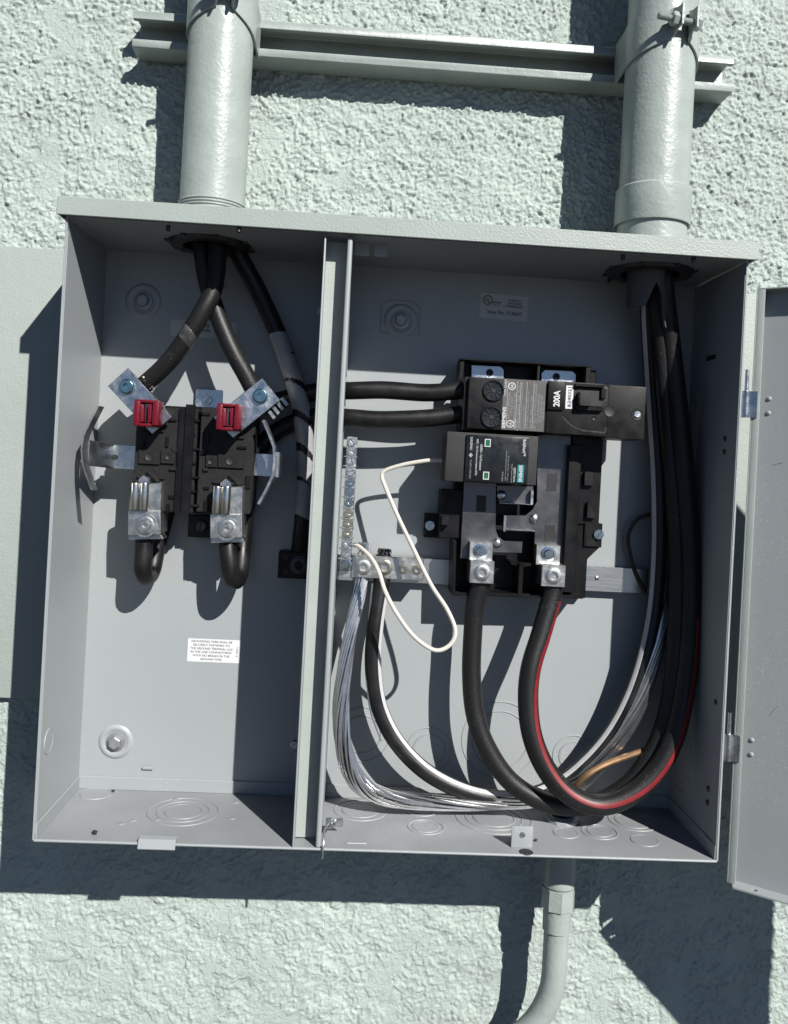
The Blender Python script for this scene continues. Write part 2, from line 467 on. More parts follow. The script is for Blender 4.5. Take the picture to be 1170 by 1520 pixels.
xs = axis(-0.10, 0.73, 0.0012, -3.0, 3.6); zs = axis(-0.21, 0.765, 0.0012, -1.35, 2.6)
X, Z = np.meshgrid(xs, zs)
wx = X + 0.004 * perlin(X / 0.009, Z / 0.012, 5) + 0.0016 * perlin(X / 0.0045, Z / 0.0045, 15)
wz = Z + 0.005 * perlin(X / 0.012, Z / 0.012, 6) + 0.0016 * perlin(X / 0.0045, Z / 0.0045, 16)
g1_ = perlin(wx / 0.0062, wz / 0.0062, 1); g2_ = perlin(wx / 0.0038, wz / 0.0038, 2); g3_ = perlin(X / 0.0025, Z / 0.0025, 3)
rough = np.clip(0.88 + 0.7 * (Z - 0.30) + 0.25 * (X - 0.28) + 0.5 * perlin(X / 0.09, Z / 0.09, 21), 0.60, 1.15)   # coarser float finish high on the wall
gg = 0.65 * g1_ + 1.0 * g2_ + 1.0 * g3_
gg = np.where(gg < -0.05, -0.05 + (gg + 0.05) * 0.28, gg)
grain = gg * 0.0027 * rough
clump = 1.15 * perlin(wx / 0.030, wz / 0.030, 4) + 0.75 * perlin(wx / 0.014, wz / 0.014, 7)
st_ep = clump * 2.6 + 0.35 * g1_
fl = np.floor(st_ep); fr_ = st_ep - fl
terr = fl + np.clip((fr_ - 0.5) / 0.13 + 0.5, 0, 1)
base_h = 0.00075 * terr + grain
pl_n = perlin(wx / 0.040, wz / 0.040, 9) + 0.55 * perlin(wx / 0.017, wz / 0.017, 10)
thr = 0.30 + 0.55 * np.clip((X - 0.10) / 0.5, 0, 1) * np.clip((Z - 0.2) / 0.3, 0, 1) - 0.10 * np.clip((0.1 - Z) / 0.2, 0, 1)
pm = np.clip((pl_n - thr) / 0.05, 0, 1)                      # trowelled flat patches with crisp rims
lev = 0.0002 + 0.0010 * perlin(X / 0.06, Z / 0.06, 11)
hgt = base_h * (1 - pm) + lev * pm + 0.0012 * perlin(X / 0.12, Z / 0.12, 12)
fade = np.clip(1 - np.maximum(np.maximum(-0.11 - X, X - 0.74), np.maximum(-0.22 - Z, Z - 0.775)) / 0.10, 0.0, 1)
Y = WALL_Y - np.clip(hgt, -0.0016, 0.0034) * fade - 0.0004
nx, nz = len(xs), len(zs)
me = bpy.data.meshes.new('stucco_wall')
me.vertices.add(nx * nz)
me.vertices.foreach_set('co', np.stack([X, Y, Z], -1).astype(np.float32).ravel())
i = np.arange(nx * nz).reshape(nz, nx)
q = np.stack([i[:-1, :-1], i[:-1, 1:], i[1:, 1:], i[1:, :-1]], -1).reshape(-1, 4)
me.loops.add(q.size); me.loops.foreach_set('vertex_index', q.ravel().astype(np.int32))
me.polygons.add(len(q)); me.polygons.foreach_set('loop_start', (np.arange(len(q)) * 4).astype(np.int32))
me.polygons.foreach_set('use_smooth', np.ones(len(q), dtype=bool))
me.update(); me.validate()
me.materials.append(MATS['stucco_paint'])
wall = bpy.data.objects.new('stucco_wall', me); COL.objects.link(wall)
setp(wall, 'pale green rough stucco house wall behind the whole cabinet', 'wall')

bm = nb()
box(bm, (-3.0, 0.0, 0.0815), (3.6, WALL_Y + 0.004, 0.4995), 0.0015, 2)
setp(obj('trim_board', bm, 'trim_paint'), 'smooth pale green flat board running across the wall behind the cabinet', 'trim board')

# ================================================================== CABINET
cab = thing('electrical_cabinet', (W / 2, 0, 0), 'open grey steel meter and panel cabinet mounted on the stucco wall', 'electrical cabinet')
HUBL = Vector(((A(270, 256, .05).x + A(366, 256, .05).x) / 2, -0.050, H)); RL = 0.0281
HUBR = Vector(((A(921, 260, .053).x + A(1022, 260, .053).x) / 2, -0.053, H)); RR = 0.0305
FLH = AZ(838, 1225, 0.0); FLH.y = -0.039; FLH.x = A(825, 1400, 0.039).x

bm = nb(); box(bm, (0.0, -0.0020, 0.0), (W, -0.0004, H)); back = obj('back_panel', bm, 'grey_paint', cab, None)
sides = []
for x0, m in ((0.0, 'scuffed_grey_paint'), (W - TH, 'grey_paint')):
    bm = nb(); box(bm, (x0, -D, 0.0008), (x0 + TH, -0.0021, H - 0.0005), 0.0002)
    xr = x0 + TH - 0.0002 if x0 == 0 else x0 - 0.0008
    box(bm, (xr, -D + 0.0006, 0.006), (xr + 0.001, -D + 0.007, H - 0.012), 0.0003)   # hemmed front edge
    sides.append(obj('side_panel', bm, m, cab, None))
side_l, side_r = sides
# floor with its turned-up flanges
bm = nb()
holed_plate(bm, [(TH, -D + 0.0004, 0.0), (W - TH, -D + 0.0004, 0.0), (W - TH, -0.0021, 0.0), (TH, -0.0021, 0.0)],
            [(Vector((FLH.x, FLH.y, 0.0)), (0, 0, 1), 0.0135)], (0, 0, 0.0016))
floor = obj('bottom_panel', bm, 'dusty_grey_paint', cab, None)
FZ = 0.0016
bm = nb()
for (lo, hi) in (((TH, -0.0036, FZ), (0.2075, -0.0021, 0.0135)), ((0.2305, -0.0036, FZ), (W - TH, -0.0021, 0.0135)),
                 ((TH, -D + 0.001, FZ), (TH + 0.0014, -0.0038, 0.0135)), ((W - TH - 0.0014, -D + 0.001, FZ), (W - TH, -0.0038, 0.0135))):
    box(bm, lo, hi, 0.0004)
obj('bottom_flange', bm, 'grey_paint', floor, None)
bm = nb()
tube(bm, [Vector((TH, -D + 0.0002, 0.0008)), Vector((W - TH, -D + 0.0002, 0.0008))], 0.0011, 8)
obj('rolled_edge', bm, 'grey_paint', floor)
# roof: inner ceiling + drip cap
holes = [(HUBL, (0, 0, 1), RL - 0.001), (HUBR, (0, 0, 1), RR - 0.001)]
bm = nb()
holed_plate(bm, [(0.0, -D, H), (W, -D, H), (W, -0.0004, H), (0.0, -0.0004, H)], holes, (0, 0, 0.0016))
ceil = obj('ceiling_panel', bm, 'grey_paint', cab, None)
OVH = 0.0058
bm = nb()
z1 = H + 0.0143
holed_plate(bm, [(-OVH + 0.0006, -D - OVH + 0.0009, z1 - 0.0018), (W + OVH - 0.0006, -D - OVH + 0.0009, z1 - 0.0018), (W + OVH - 0.0006, -0.0004, z1 - 0.0018), (-OVH + 0.0006, -0.0004, z1 - 0.0018)],
            [(h[0] + Vector((0, 0, 0.0127)), h[1], h[2]) for h in holes], (0, 0, 0.0016))
box(bm, (-OVH, -D - OVH, H - 0.0004), (W + OVH, -D - OVH + 0.0018, z1 + 0.0002), 0.0005, 1)
for xa in (-OVH, W + OVH - 0.0018): box(bm, (xa, -D - OVH + 0.0018, H + 0.0002), (xa + 0.0018, -0.0004, z1 - 0.0002), 0.0004)
obj('drip_cap', bm, 'cap_paint', cab, None)
# plates under the ceiling by the divider
for u0, v0, u1, v1 in ((527, 352, 548, 380), (556, 354, 575, 381)):
    bm = nb(); pbox(bm, u0, v0, u1, v1, 0.088, 0.0895, 0.0004); obj('ceiling_tab', bm, 'grey_paint', ceil)
# lock rings where the pipes come in
small_screw = slot_head(0.0022, 0.0016, 0.0006, 'dark_steel', ang=0.7)
for c, r in ((HUBL, RL), (HUBR, RR)):
    bm = nb()
    revolve(bm, c, (0, 0, -1), [(r - 0.0045, -0.012), (r - 0.0045, 0.003), (r + 0.0065, 0.003), (r + 0.0085, 0.0002)], 40)
    for k in range(8):
        a = k * math.pi / 4 + 0.3; p = c + Vector((math.cos(a), math.sin(a), 0)) * (r + 0.0088) + Vector((0, 0, -0.0012))
        box(bm, p - Vector((0.0022, 0.0022, 0.001)), p + Vector((0.0022, 0.0022, 0.001)), 0.0004)
    obj('lock_ring', bm, 'dark_steel', ceil)
for u, v in ((250, 335), (355, 337), (925, 378), (1030, 382), (905, 412), (273, 366)):
    bm = nb(); p = AZ(u, v, H)
    revolve(bm, p, (0, 0, -1), [(0.0018, -0.001), (0.0018, 0.004), (0.0012, 0.0046), (0, 0.0046)], 10); obj('stud', bm, 'dark_steel', ceil)

# divider: U channel in front, sheet with cut-outs behind it
DX0, DX1 = 0.2072, 0.2302
zc0, zc1 = A(515, 642, .05).z, A(515, 556, .05).z
zs0, zs1 = A(505, 868, .012).z, A(505, 818, .012).z
div = None
bm = nb()
box(bm, (DX0 + 0.0014, -D + 0.0170, 0.0030), (DX1 - 0.0042, -D + 0.0183, H - 0.0028))
div = obj('divider', bm, 'web_paint', cab, None)
bm = nb()
box(bm, (DX0, -D - 0.0006, 0.0018), (DX0 + 0.0014, -D + 0.0183, H - 0.0020), 0.0005, 2)
obj('channel_flange', bm, 'grey_paint', div)
bm = nb()
box(bm, (DX1 - 0.0042, -D - 0.0006, 0.0018), (DX1, -D + 0.0183, H - 0.0020), 0.0019, 4)
obj('channel_flange', bm, 'grey_paint', div)
bm = nb()
xp = DX1 - 0.0016; yb = -0.0022; yf = -D + 0.0183
prism(bm, [(xp, yb, 0.002), (xp, yb, zs0), (xp, -0.042, zs0), (xp, -0.042, zs1), (xp, yb, zs1), (xp, yb, zc0), (xp, -0.085, zc0), (xp, -0.085, zc1),
           (xp, yb, zc1), (xp, yb, H - 0.002), (xp, yf, H - 0.002), (xp, yf, 0.002)], (0.0013, 0, 0))
obj('divider_sheet', bm, 'grey_paint', div, None)
bm = nb()
box(bm, (0.200, -0.0036, 0.0140), (xp, -0.0021, zs0), 0.0003); box(bm, (0.200, -0.0036, zs1), (xp, -0.0021, zc0), 0.0003); box(bm, (0.200, -0.0036, zc1), (xp, -0.0021, H - 0.002), 0.0003)
obj('divider_foot', bm, 'grey_paint', div, None)
mat('bolt_grey', (0.26, 0.27, 0.28), 0.5, 0.6, var=0.2, vscale=120)
bolt_big = hex_head(0.0060, 0.0045, 'bolt_grey', washer=0); bolt_small = slot_head(0.0035, 0.0025, 0.0008, 'dull_zinc', ang=0.9)
for u, v in ((476, 463), (437, 1105)): inst('screw', bolt_small, A(u, v, 0.0036), div)

# mounting bolts sunk in dished spots of the back panel
for u, v, rr in ((213, 447, 0.0135), (172, 1101, 0.0128), (595, 476, 0.0130)):
    c = A(u, v, 0.002)
    bm = nb()
    revolve(bm, c, OUT, [(rr * 1.25, 0.0), (rr * 1.12, 0.0012), (rr, 0.0018), (rr * 0.86, 0.0012), (rr * 0.70, 0.0002), (0, 0.0002)], 36)
    dsh = obj('mounting_dish', bm, 'grey_paint', back, 60)
    if u == 595:
        bm = nb()
        _p = [(567, 452), (580, 446), (612, 448), (624, 456), (622, 497), (565, 494)]
        for a_, b_ in zip(_p, _p[1:] + _p[:1]): tube(bm, [A(*a_, 0.002), A(*b_, 0.002)], 0.0007, 6)
        obj('embossed_outline', bm, 'grey_paint', dsh)
    bm = nb(); revolve(bm, c, OUT, [(0.0085, 0.0), (0.0085, 0.0016), (0.0075, 0.0018), (0, 0.0018)], 28); obj('washer', bm, 'bolt_grey', dsh)
    inst('bolt', bolt_big, c + OUT * 0.0018, dsh, (0, 0.3 + u, 0))

# stamped knockouts: thin raised / grooved rings
def knockout(c, axis, radii, parent, m='grey_paint'):
    bm = nb()
    for k, r in enumerate(radii):
        torus(bm, c, axis, r, 0.0007, 48, 6)
    r0 = radii[0]
    revolve(bm, c, axis, [(0, 0.0004), (radii[-1] * 0.95, 0.0004), (radii[-1] * 0.955, 0.0001)], 48)
    return obj('knockout', bm, m, parent, 25)
UPZ = (0, 0, 1)
for u, v, rad in ((272, 1205, (0.0305, 0.0225, 0.016)), (143, 1178, (0.014,)), (535, 1203, (0.0235, 0.0165)), (625, 1201, (0.0165, 0.0115)),
                  (632, 1228, (0.0155, 0.011)), (733, 1215, (0.034, 0.0255, 0.0185)), (840, 1237, (0.0105,)),
                  (890, 1235, (0.0155, 0.0105)), (940, 1219, (0.022, 0.016)), (957, 1248, (0.0115,))):
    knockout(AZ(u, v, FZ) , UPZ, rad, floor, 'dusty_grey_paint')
for u, v, rad in ((851, 1122, (0.0195, 0.0135)), (637, 1113, (0.0210, 0.0150)), (742, 1098, (0.036, 0.027)), (538, 1090, (0.0255, 0.0175))):
    knockout(A(u, v, 0.0021), OUT, rad, back)
for u, v, rad in ((1012, 1128, (0.028, 0.021, 0.0145)),):
    knockout(AX(u, v, W - TH), (-1, 0, 0), rad, side_r)
knockout(AX(72, 1100, TH), (1, 0, 0), (0.010,), side_l)
rivet = nb(); revolve(rivet, (0, 0, 0), (-1, 0, 0), [(0.0026, -0.0005), (0.0024, 0.0008), (0.0012, 0.0016), (0, 0.0017)], 14)
rivet = mesh_from(rivet, 'rivet', 'dark_steel', 50)
for u, v in ((1077, 651), (1076, 671), (1052, 1171), (1051, 1191), (1063, 1042)):
    inst('rivet', rivet, AX(u, v, W - TH), side_r)
bm = nb(); p = AX(1056, 531, W - TH); box(bm, p - Vector((0.001, 0.010, 0.0022)), p + Vector((0.0006, 0.010, 0.0022)), 0.0005); obj('slot', bm, 'ink_black', side_r)
# odd stampings on the floor and at its front edge
for u, v in ((530, 1252),):
    bm = nb(); p = AZ(u, v, FZ); tube(bm, [p - Vector((0.008, 0, 0)), p + Vector((0.008, 0, 0))], 0.0007, 6); obj('stamped_rib', bm, 'grey_paint', floor)
for u, v in ((180, 1223), (350, 1191), (260, 1187), (234, 1217), (198, 1218), (345, 1215)):
    bm = nb(); revolve(bm, AZ(u, v, FZ), UPZ, [(0.0032, 0.0), (0.0024, 0.0006), (0, 0.0008)], 16); obj('stamped_bump', bm, 'dusty_grey_paint', floor, 60)
bm = nb(); pbox(bm, 211, 1138, 227, 1143, 0.0036, 0.0046, 0.0004); obj('stamped_rib', bm, 'grey_paint', floor)
bm = nb()
p = A(206, 1244, D); q = A(261, 1255, D)
ribbon(bm, [(p.x, -D + 0.008, FZ + 0.0006), (p.x, -D - 0.0005, FZ + 0.0008), (p.x, -D - 0.0022, -0.001), (p.x, -D - 0.0022, -0.0042)], (1, 0, 0), 0.0001, 0.0012)
bm.free(); bm = nb()
xm = (p.x + q.x) / 2; hw = (q.x - p.x) / 2
prism(bm, [(xm - hw, -D + 0.006, FZ), (xm - hw, -D + 0.006, FZ + 0.0035), (xm - hw, -D - 0.0012, FZ + 0.0035), (xm - hw, -D - 0.0035, -0.0020), (xm - hw, -D - 0.0022, -0.0030), (xm - hw, -D - 0.0004, FZ + 0.0022), (xm - hw, -D + 0.004, FZ + 0.0022)], (2 * hw, 0, 0), 0.0003)
obj('latch_catch', bm, 'grey_paint', floor, None)
bm = nb()
p = A(775, 1243, 0.100)
box(bm, (p.x - 0.0090, -0.101, FZ), (p.x + 0.0090, -0.0992, 0.0195), 0.0006, 2); box(bm, (p.x - 0.0088, -0.0992, FZ), (p.x + 0.0088, -0.088, FZ + 0.0016), 0.0003)
tab = obj('front_tab', bm, 'grey_paint', floor)
bm = nb(); torus(bm, (p.x, -0.1012, 0.0125), OUT, 0.0020, 0.0005, 18, 6); revolve(bm, (p.x, -0.1010, 0.0125), OUT, [(0.0016, 0.0003), (0, 0.0006)], 18); obj('tab_rivet', bm, 'dull_zinc', tab)
bm = nb(); revolve(bm, AZ(781, 1265, FZ), UPZ, [(0.006, 0), (0.0055, 0.0006), (0.002, 0.0006), (0, 0.001)], 20); obj('plug', bm, 'ink_black', floor)
# small fastener with a sealing wire at the divider's foot
bm = nb()
pbox(bm, 484, 1214, 509, 1228, 0.085, 0.0865, 0.0004)
revolve(bm, A(490, 1221, 0.0865), OUT, [(0, 0), (0.0036, 0), (0.0036, 0.005), (0.002, 0.007), (0, 0.007)], 12)
revolve(bm, A(497, 1219, 0.0865), OUT, [(0, 0), (0.0014, 0), (0.0014, 0.006), (0, 0.006)], 8)
seal = obj('seal_latch', bm, 'zinc', floor)
bm = nb(); tube(bm, spline([A(489, 1222, .094), A(482, 1233, .105), A(480, 1252, .1145), A(478, 1275, .1155)], 5), 0.0010, 8); obj('sealing_wire', bm, 'dull_zinc', seal)

# stickers on the back panel
def sticker(name, u0, v0, u1, v1, m, parent, d=0.0022, ang=0.0, lab=None):
    p = A(u0, v0, d); q = A(u1, v1, d); c = (p + q) / 2
    R = Vector((math.cos(ang), 0, math.sin(ang))); U = Vector((-math.sin(ang), 0, math.cos(ang)))
    return c, R, U
def flat_label(c, R, U, w, h, m, parent, rad=0.001, name='sticker', label=None, th=0.0002):
    c = Vector(c); bm = nb(); pts = []
    for sx, sy, a0 in ((1, 1, 0), (-1, 1, 90), (-1, -1, 180), (1, -1, 270)):
        for k in range(5):
            a = math.radians(a0 + k * 22.5)
            pts.append(c + R * (sx * (w / 2 - rad) + rad * math.cos(a)) + U * (sy * (h / 2 - rad) + rad * math.sin(a)))
    prism(bm, pts, (0, -th, 0))
    return obj(name, bm, m, parent, None, label)
XR, ZU = Vector((1, 0, 0)), Vector((0, 0, 1))
# white grounding notice
c = A(317.5, 966, 0.002); w, h = 0.0485, 0.0215
st = flat_label(c, XR, ZU, w, h, 'sticker_white', back, label='white grounding wire notice sticker')
f = c + OUT * 0.00045
for k, s in enumerate(('GROUNDING WIRE SHALL BE', 'SECURELY FASTENED TO', 'THE GROUND TERMINAL LUG', 'IN THE LINE COMPARTMENT', 'WITH NO BREAKS IN THE', 'GROUND WIRE')):
    text(s, f + ZU * (0.0085 - k * 0.0033) - XR * 0.0022, (0.038, 0.034, 0.039, 0.038, 0.034, 0.020)[k], 0.0019, 'ink_grey', st)
text('R 15896-1', f + XR * 0.0216, 0.009, 0.0012, 'ink_grey', st, R=(0, 0, 1), U=(-1, 0, 0))
# listing sticker
ca = math.radians(-2.2)
R2 = Vector((math.cos(ca), 0, math.sin(ca))); U2 = Vector((-math.sin(ca), 0, math.cos(ca)))
c = A(748, 456, 0.002); w, h = 0.0455, 0.0235
st = flat_label(c, R2, U2, w, h, 'sticker_grey', back, rad=0.0003, label='grey listing sticker with an issue number')
f = c + OUT * 0.00045
bm = nb(); revolve(bm, f - R2 * 0.0160 + U2 * 0.0052, OUT, [(0.0046, 0), (0.0038, 0), (0.0038, -0.0001)], 28); obj('listing_mark_ring', bm, 'ink_black', st)
text('U', f - R2 * 0.0172 + U2 * 0.0058, 0.0022, 0.0038, 'ink_black', st, R2, U2, 0.02); text('L', f - R2 * 0.0145 + U2 * 0.0044, 0.0019, 0.0038, 'ink_black', st, R2, U2, 0.02)
text('LISTED', f - R2 * 0.0072 + U2 * 0.0036, 0.0082, 0.0018, 'ink_black', st, R2, U2, 0.02); text('E72157', f - R2 * 0.0074 + U2 * 0.0009, 0.0066, 0.0014, 'ink_black', st, R2, U2)
for k, s in enumerate(('CLASS CTL', 'ENCLOSED', 'PANELBOARD')):
    text(s, f + R2 * 0.0102 + U2 * (0.0072 - k * 0.0029), (0.0128, 0.0128, 0.016)[k], 0.0019, 'ink_black', st, R2, U2, 0.01)
text('Issue No. 0138697', f + R2 * 0.0015 - U2 * 0.0055, 0.033, 0.0038, 'ink_black', st, R2, U2)
# sticker behind the incoming cables
c = A(302, 489, 0.002)
st = flat_label(c, XR, ZU, 0.061, 0.0155, 'sticker_grey', back, rad=0.002, label='grey sticker half hidden behind the incoming cables')
f = c + OUT * 0.00045
text('S', f + Vector((-0.0165, 0, 0.0045)), 0.0024, 0.0032, 'ink_black', st); text('BI', f + Vector((0.003, 0, 0.0036)), 0.0044, 0.0034, 'ink_black', st); text('H', f + Vector((0.0245, 0, 0.0030)), 0.0028, 0.0034, 'ink_black', st)
text('OVER', f + Vector((0.002, 0, -0.0010)), 0.0085, 0.0022, 'ink_black', st, bold=0.02)
text('DC', A(333, 424, 0.0023), 0.006, 0.0036, 'ink_black', back)

# door of the right-hand compartment, swung open on its two hinges
PHI = math.radians(36)
DE = Vector((math.cos(PHI), -math.sin(PHI), 0)); DN = Vector((-math.sin(PHI), -math.cos(PHI), 0))
DO = Vector((0.5695, -0.1135, -0.0195)) - DN * 0.012
DW, DHH = 0.336, 0.4985
def door_pt(e, n, z): return DO + DE * e + DN * n + Vector((0, 0, z))
def door_box(bm, e0, e1, n0, n1, z0, z1, bev=0.0003, seg=1):
    prism(bm, [door_pt(e0, n0, z0), door_pt(e1, n0, z0), door_pt(e1, n1, z0), door_pt(e0, n1, z0)], (0, 0, z1 - z0), bev, seg)
bm = nb(); door_box(bm, 0, DW, -0.0014, 0, 0, DHH)
door = obj('door', bm, 'grey_paint', cab, None, 'hinged cover panel swung open to the right')
bm = nb()
door_box(bm, -0.0014, -0.0001, -0.0014, 0.012, 0.003, DHH, 0.0005, 2); door_box(bm, -0.0001, 0.0055, 0.0108, 0.012, 0.003, DHH, 0.0005, 2)
obj('hinge_flange', bm, 'web_paint', door)
bm = nb(); door_box(bm, DW, DW + 0.0014, -0.0014, 0.012, 0.003, DHH, 0.0005); obj('free_flange', bm, 'grey_paint', door)
bm = nb()
holed_plate(bm, [door_pt(0, 0, 0), door_pt(DW, 0, 0), door_pt(DW, 0.014, 0), door_pt(0.004, 0.014, 0)], [(door_pt(0.020, 0.008, 0), (0, 0, 1), 0.0022)], (0, 0, 0.0014))
obj('bottom_flange', bm, 'grey_paint', door, None)
bm = nb(); door_box(bm, 0.0, DW, 0.0, 0.012, DHH - 0.0014, DHH, 0.0003); obj('top_flange', bm, 'grey_paint', door)
for (e0, z0, e1, z1_) in ((0.016, 0.352, 0.024, 0.3545), (0.024, 0.145, 0.030, 0.1535)):
    bm = nb(); tube(bm, [door_pt(e0, 0.0001, z0), door_pt((e0 + e1) / 2, 0.0002, (z0 + z1_) / 2 + 0.0003), door_pt(e1, 0.0001, z1_)], 0.00028, 5); obj('scratch', bm, 'web_paint', door)
for v0, v1 in ((588, 612), (1096, 1124)):
    u = 1108 if v0 < 900 else 1083
    z0, z1 = A(u, v1, D).z, A(u, v0, D).z; zm = (z0 + z1) / 2
    bm = nb()
    hx = 0.5642; hy = -0.1120
    revolve(bm, (hx, hy, zm - 0.011), UPZ, [(0, 0), (0.0034, 0), (0.0034, 0.022), (0.0016, 0.0225), (0.0016, 0.040), (0, 0.040)], 14)
    box(bm, (W + 0.0003, hy - 0.0010, zm - 0.011), (W + 0.0018, hy + 0.016, zm + 0.011), 0.0003)
    prism(bm, [Vector((hx, hy - 0.0034, zm - 0.011)), Vector((hx, hy - 0.0022, zm - 0.011)), door_pt(0.004, 0.0126, zm + 0.0085), door_pt(0.004, 0.0140, zm + 0.0085)] if False else
          [door_pt(-0.006, 0.0122, zm + 0.0085), door_pt(0.004, 0.0122, zm + 0.0085), door_pt(0.004, 0.0134, zm + 0.0085), door_pt(-0.006, 0.0134, zm + 0.0085)], (0, 0, 0.022), 0.0002)
    hg = obj('hinge', bm, 'zinc', cab)
    for k in (-0.006, 0.006):
        bm = nb(); c = door_pt(0.0105, 0.0, zm + 0.0195 + k)
        revolve(bm, c, DN, [(0.0020, 0), (0.0018, 0.0007), (0.001, 0.0011), (0, 0.0012)], 14); obj('rivet', bm, 'grey_paint', door, 50)

# ================================================================== PIPES, STRUT, CLAMPS
def pipe_obj(name, c, r, z0, z1, label, group):
    t = thing(name, (c.x, c.y, z0), label, 'conduit', group)
    bm = nb(); o = Vector((c.x, c.y, 0))
    revolve(bm, o, UPZ, [(r - 0.0035, z0 - 0.004), (r, z0 - 0.004), (r, z1), (r - 0.0035, z1), (r - 0.0035, z0 - 0.004)], 64)
    obj('pipe', bm, 'pipe_paint', t)
    return t
TOP = H + 0.0143
p1 = pipe_obj('riser_conduit', HUBL, RL, TOP, 1.6, 'left painted riser conduit with a threaded end entering the cabinet top', 'riser conduits')
bm = nb(); prof = [(RL + 0.0002, TOP + 0.0225)]
for k in range(5):
    z = TOP + 0.0205 - k * 0.0026
    prof += [(RL + 0.0002, z), (RL + 0.0014, z - 0.0008), (RL + 0.0014, z - 0.0014), (RL + 0.0002, z - 0.0024)]
revolve(bm, (HUBL.x, HUBL.y, 0), UPZ, prof, 64); obj('thread', bm, 'pipe_paint', p1)
bm = nb(); revolve(bm, (HUBL.x, HUBL.y, TOP), UPZ, [(RL + 0.0002, 0.0088), (RL + 0.0012, 0.0080), (RL + 0.0022, 0.003), (RL + 0.0042, 0.0004), (RL + 0.0042, -0.001)], 64); obj('hub_collar', bm, 'pipe_paint', p1)
p2 = pipe_obj('riser_conduit', HUBR, RR, TOP, 1.6, 'right painted riser conduit with a wide coupling above the cabinet', 'riser conduits')
bm = nb(); cb = A(968, 338, HUBR.y * -1).z; ct = A(975, 283, HUBR.y * -1).z
revolve(bm, (HUBR.x, HUBR.y, 0), UPZ, [(RR + 0.0001, cb + 0.001), (RR + 0.0024, cb), (RR + 0.0030, cb + 0.0015), (RR + 0.0026, ct - 0.002), (RR + 0.0004, ct)], 64); obj('coupling', bm, 'pipe_paint', p2)
bm = nb(); revolve(bm, (HUBR.x, HUBR.y, TOP), UPZ, [(RR - 0.001, cb - TOP + 0.001), (RR - 0.0002, 0.002), (RR + 0.001, -0.001)], 64); obj('hub_collar', bm, 'cap_paint', p2)

SY = -0.0215; SZ0, SZ1 = 0.6825, 0.7165
sx0, sx1 = A(197, 45, 0.0215).x, A(1089, 115, 0.0215).x
bm = nb(); t = 0.0022
prof = [(WALL_Y - 0.001, SZ0), (SY + 0.001, SZ0), (SY, SZ0 + 0.001), (SY, SZ0 + 0.0078), (SY + 0.0055, SZ0 + 0.0078), (SY + 0.0055, SZ0 + 0.0058), (SY + t, SZ0 + 0.0058), (SY + t, SZ0 + t),
        (WALL_Y - 0.001 - t, SZ0 + t), (WALL_Y - 0.001 - t, SZ1 - t), (SY + t, SZ1 - t), (SY + t, SZ1 - 0.0058), (SY + 0.0055, SZ1 - 0.0058), (SY + 0.0055, SZ1 - 0.0078), (SY, SZ1 - 0.0078), (SY, SZ1 - 0.001), (SY + 0.001, SZ1), (WALL_Y - 0.001, SZ1)]
prism(bm, [(sx0, y, z) for y, z in prof], (sx1 - sx0, 0, 0), 0.0004)
setp(obj('strut_channel', bm, 'pipe_paint'), 'horizontal painted steel strut channel holding both riser conduits', 'strut channel')

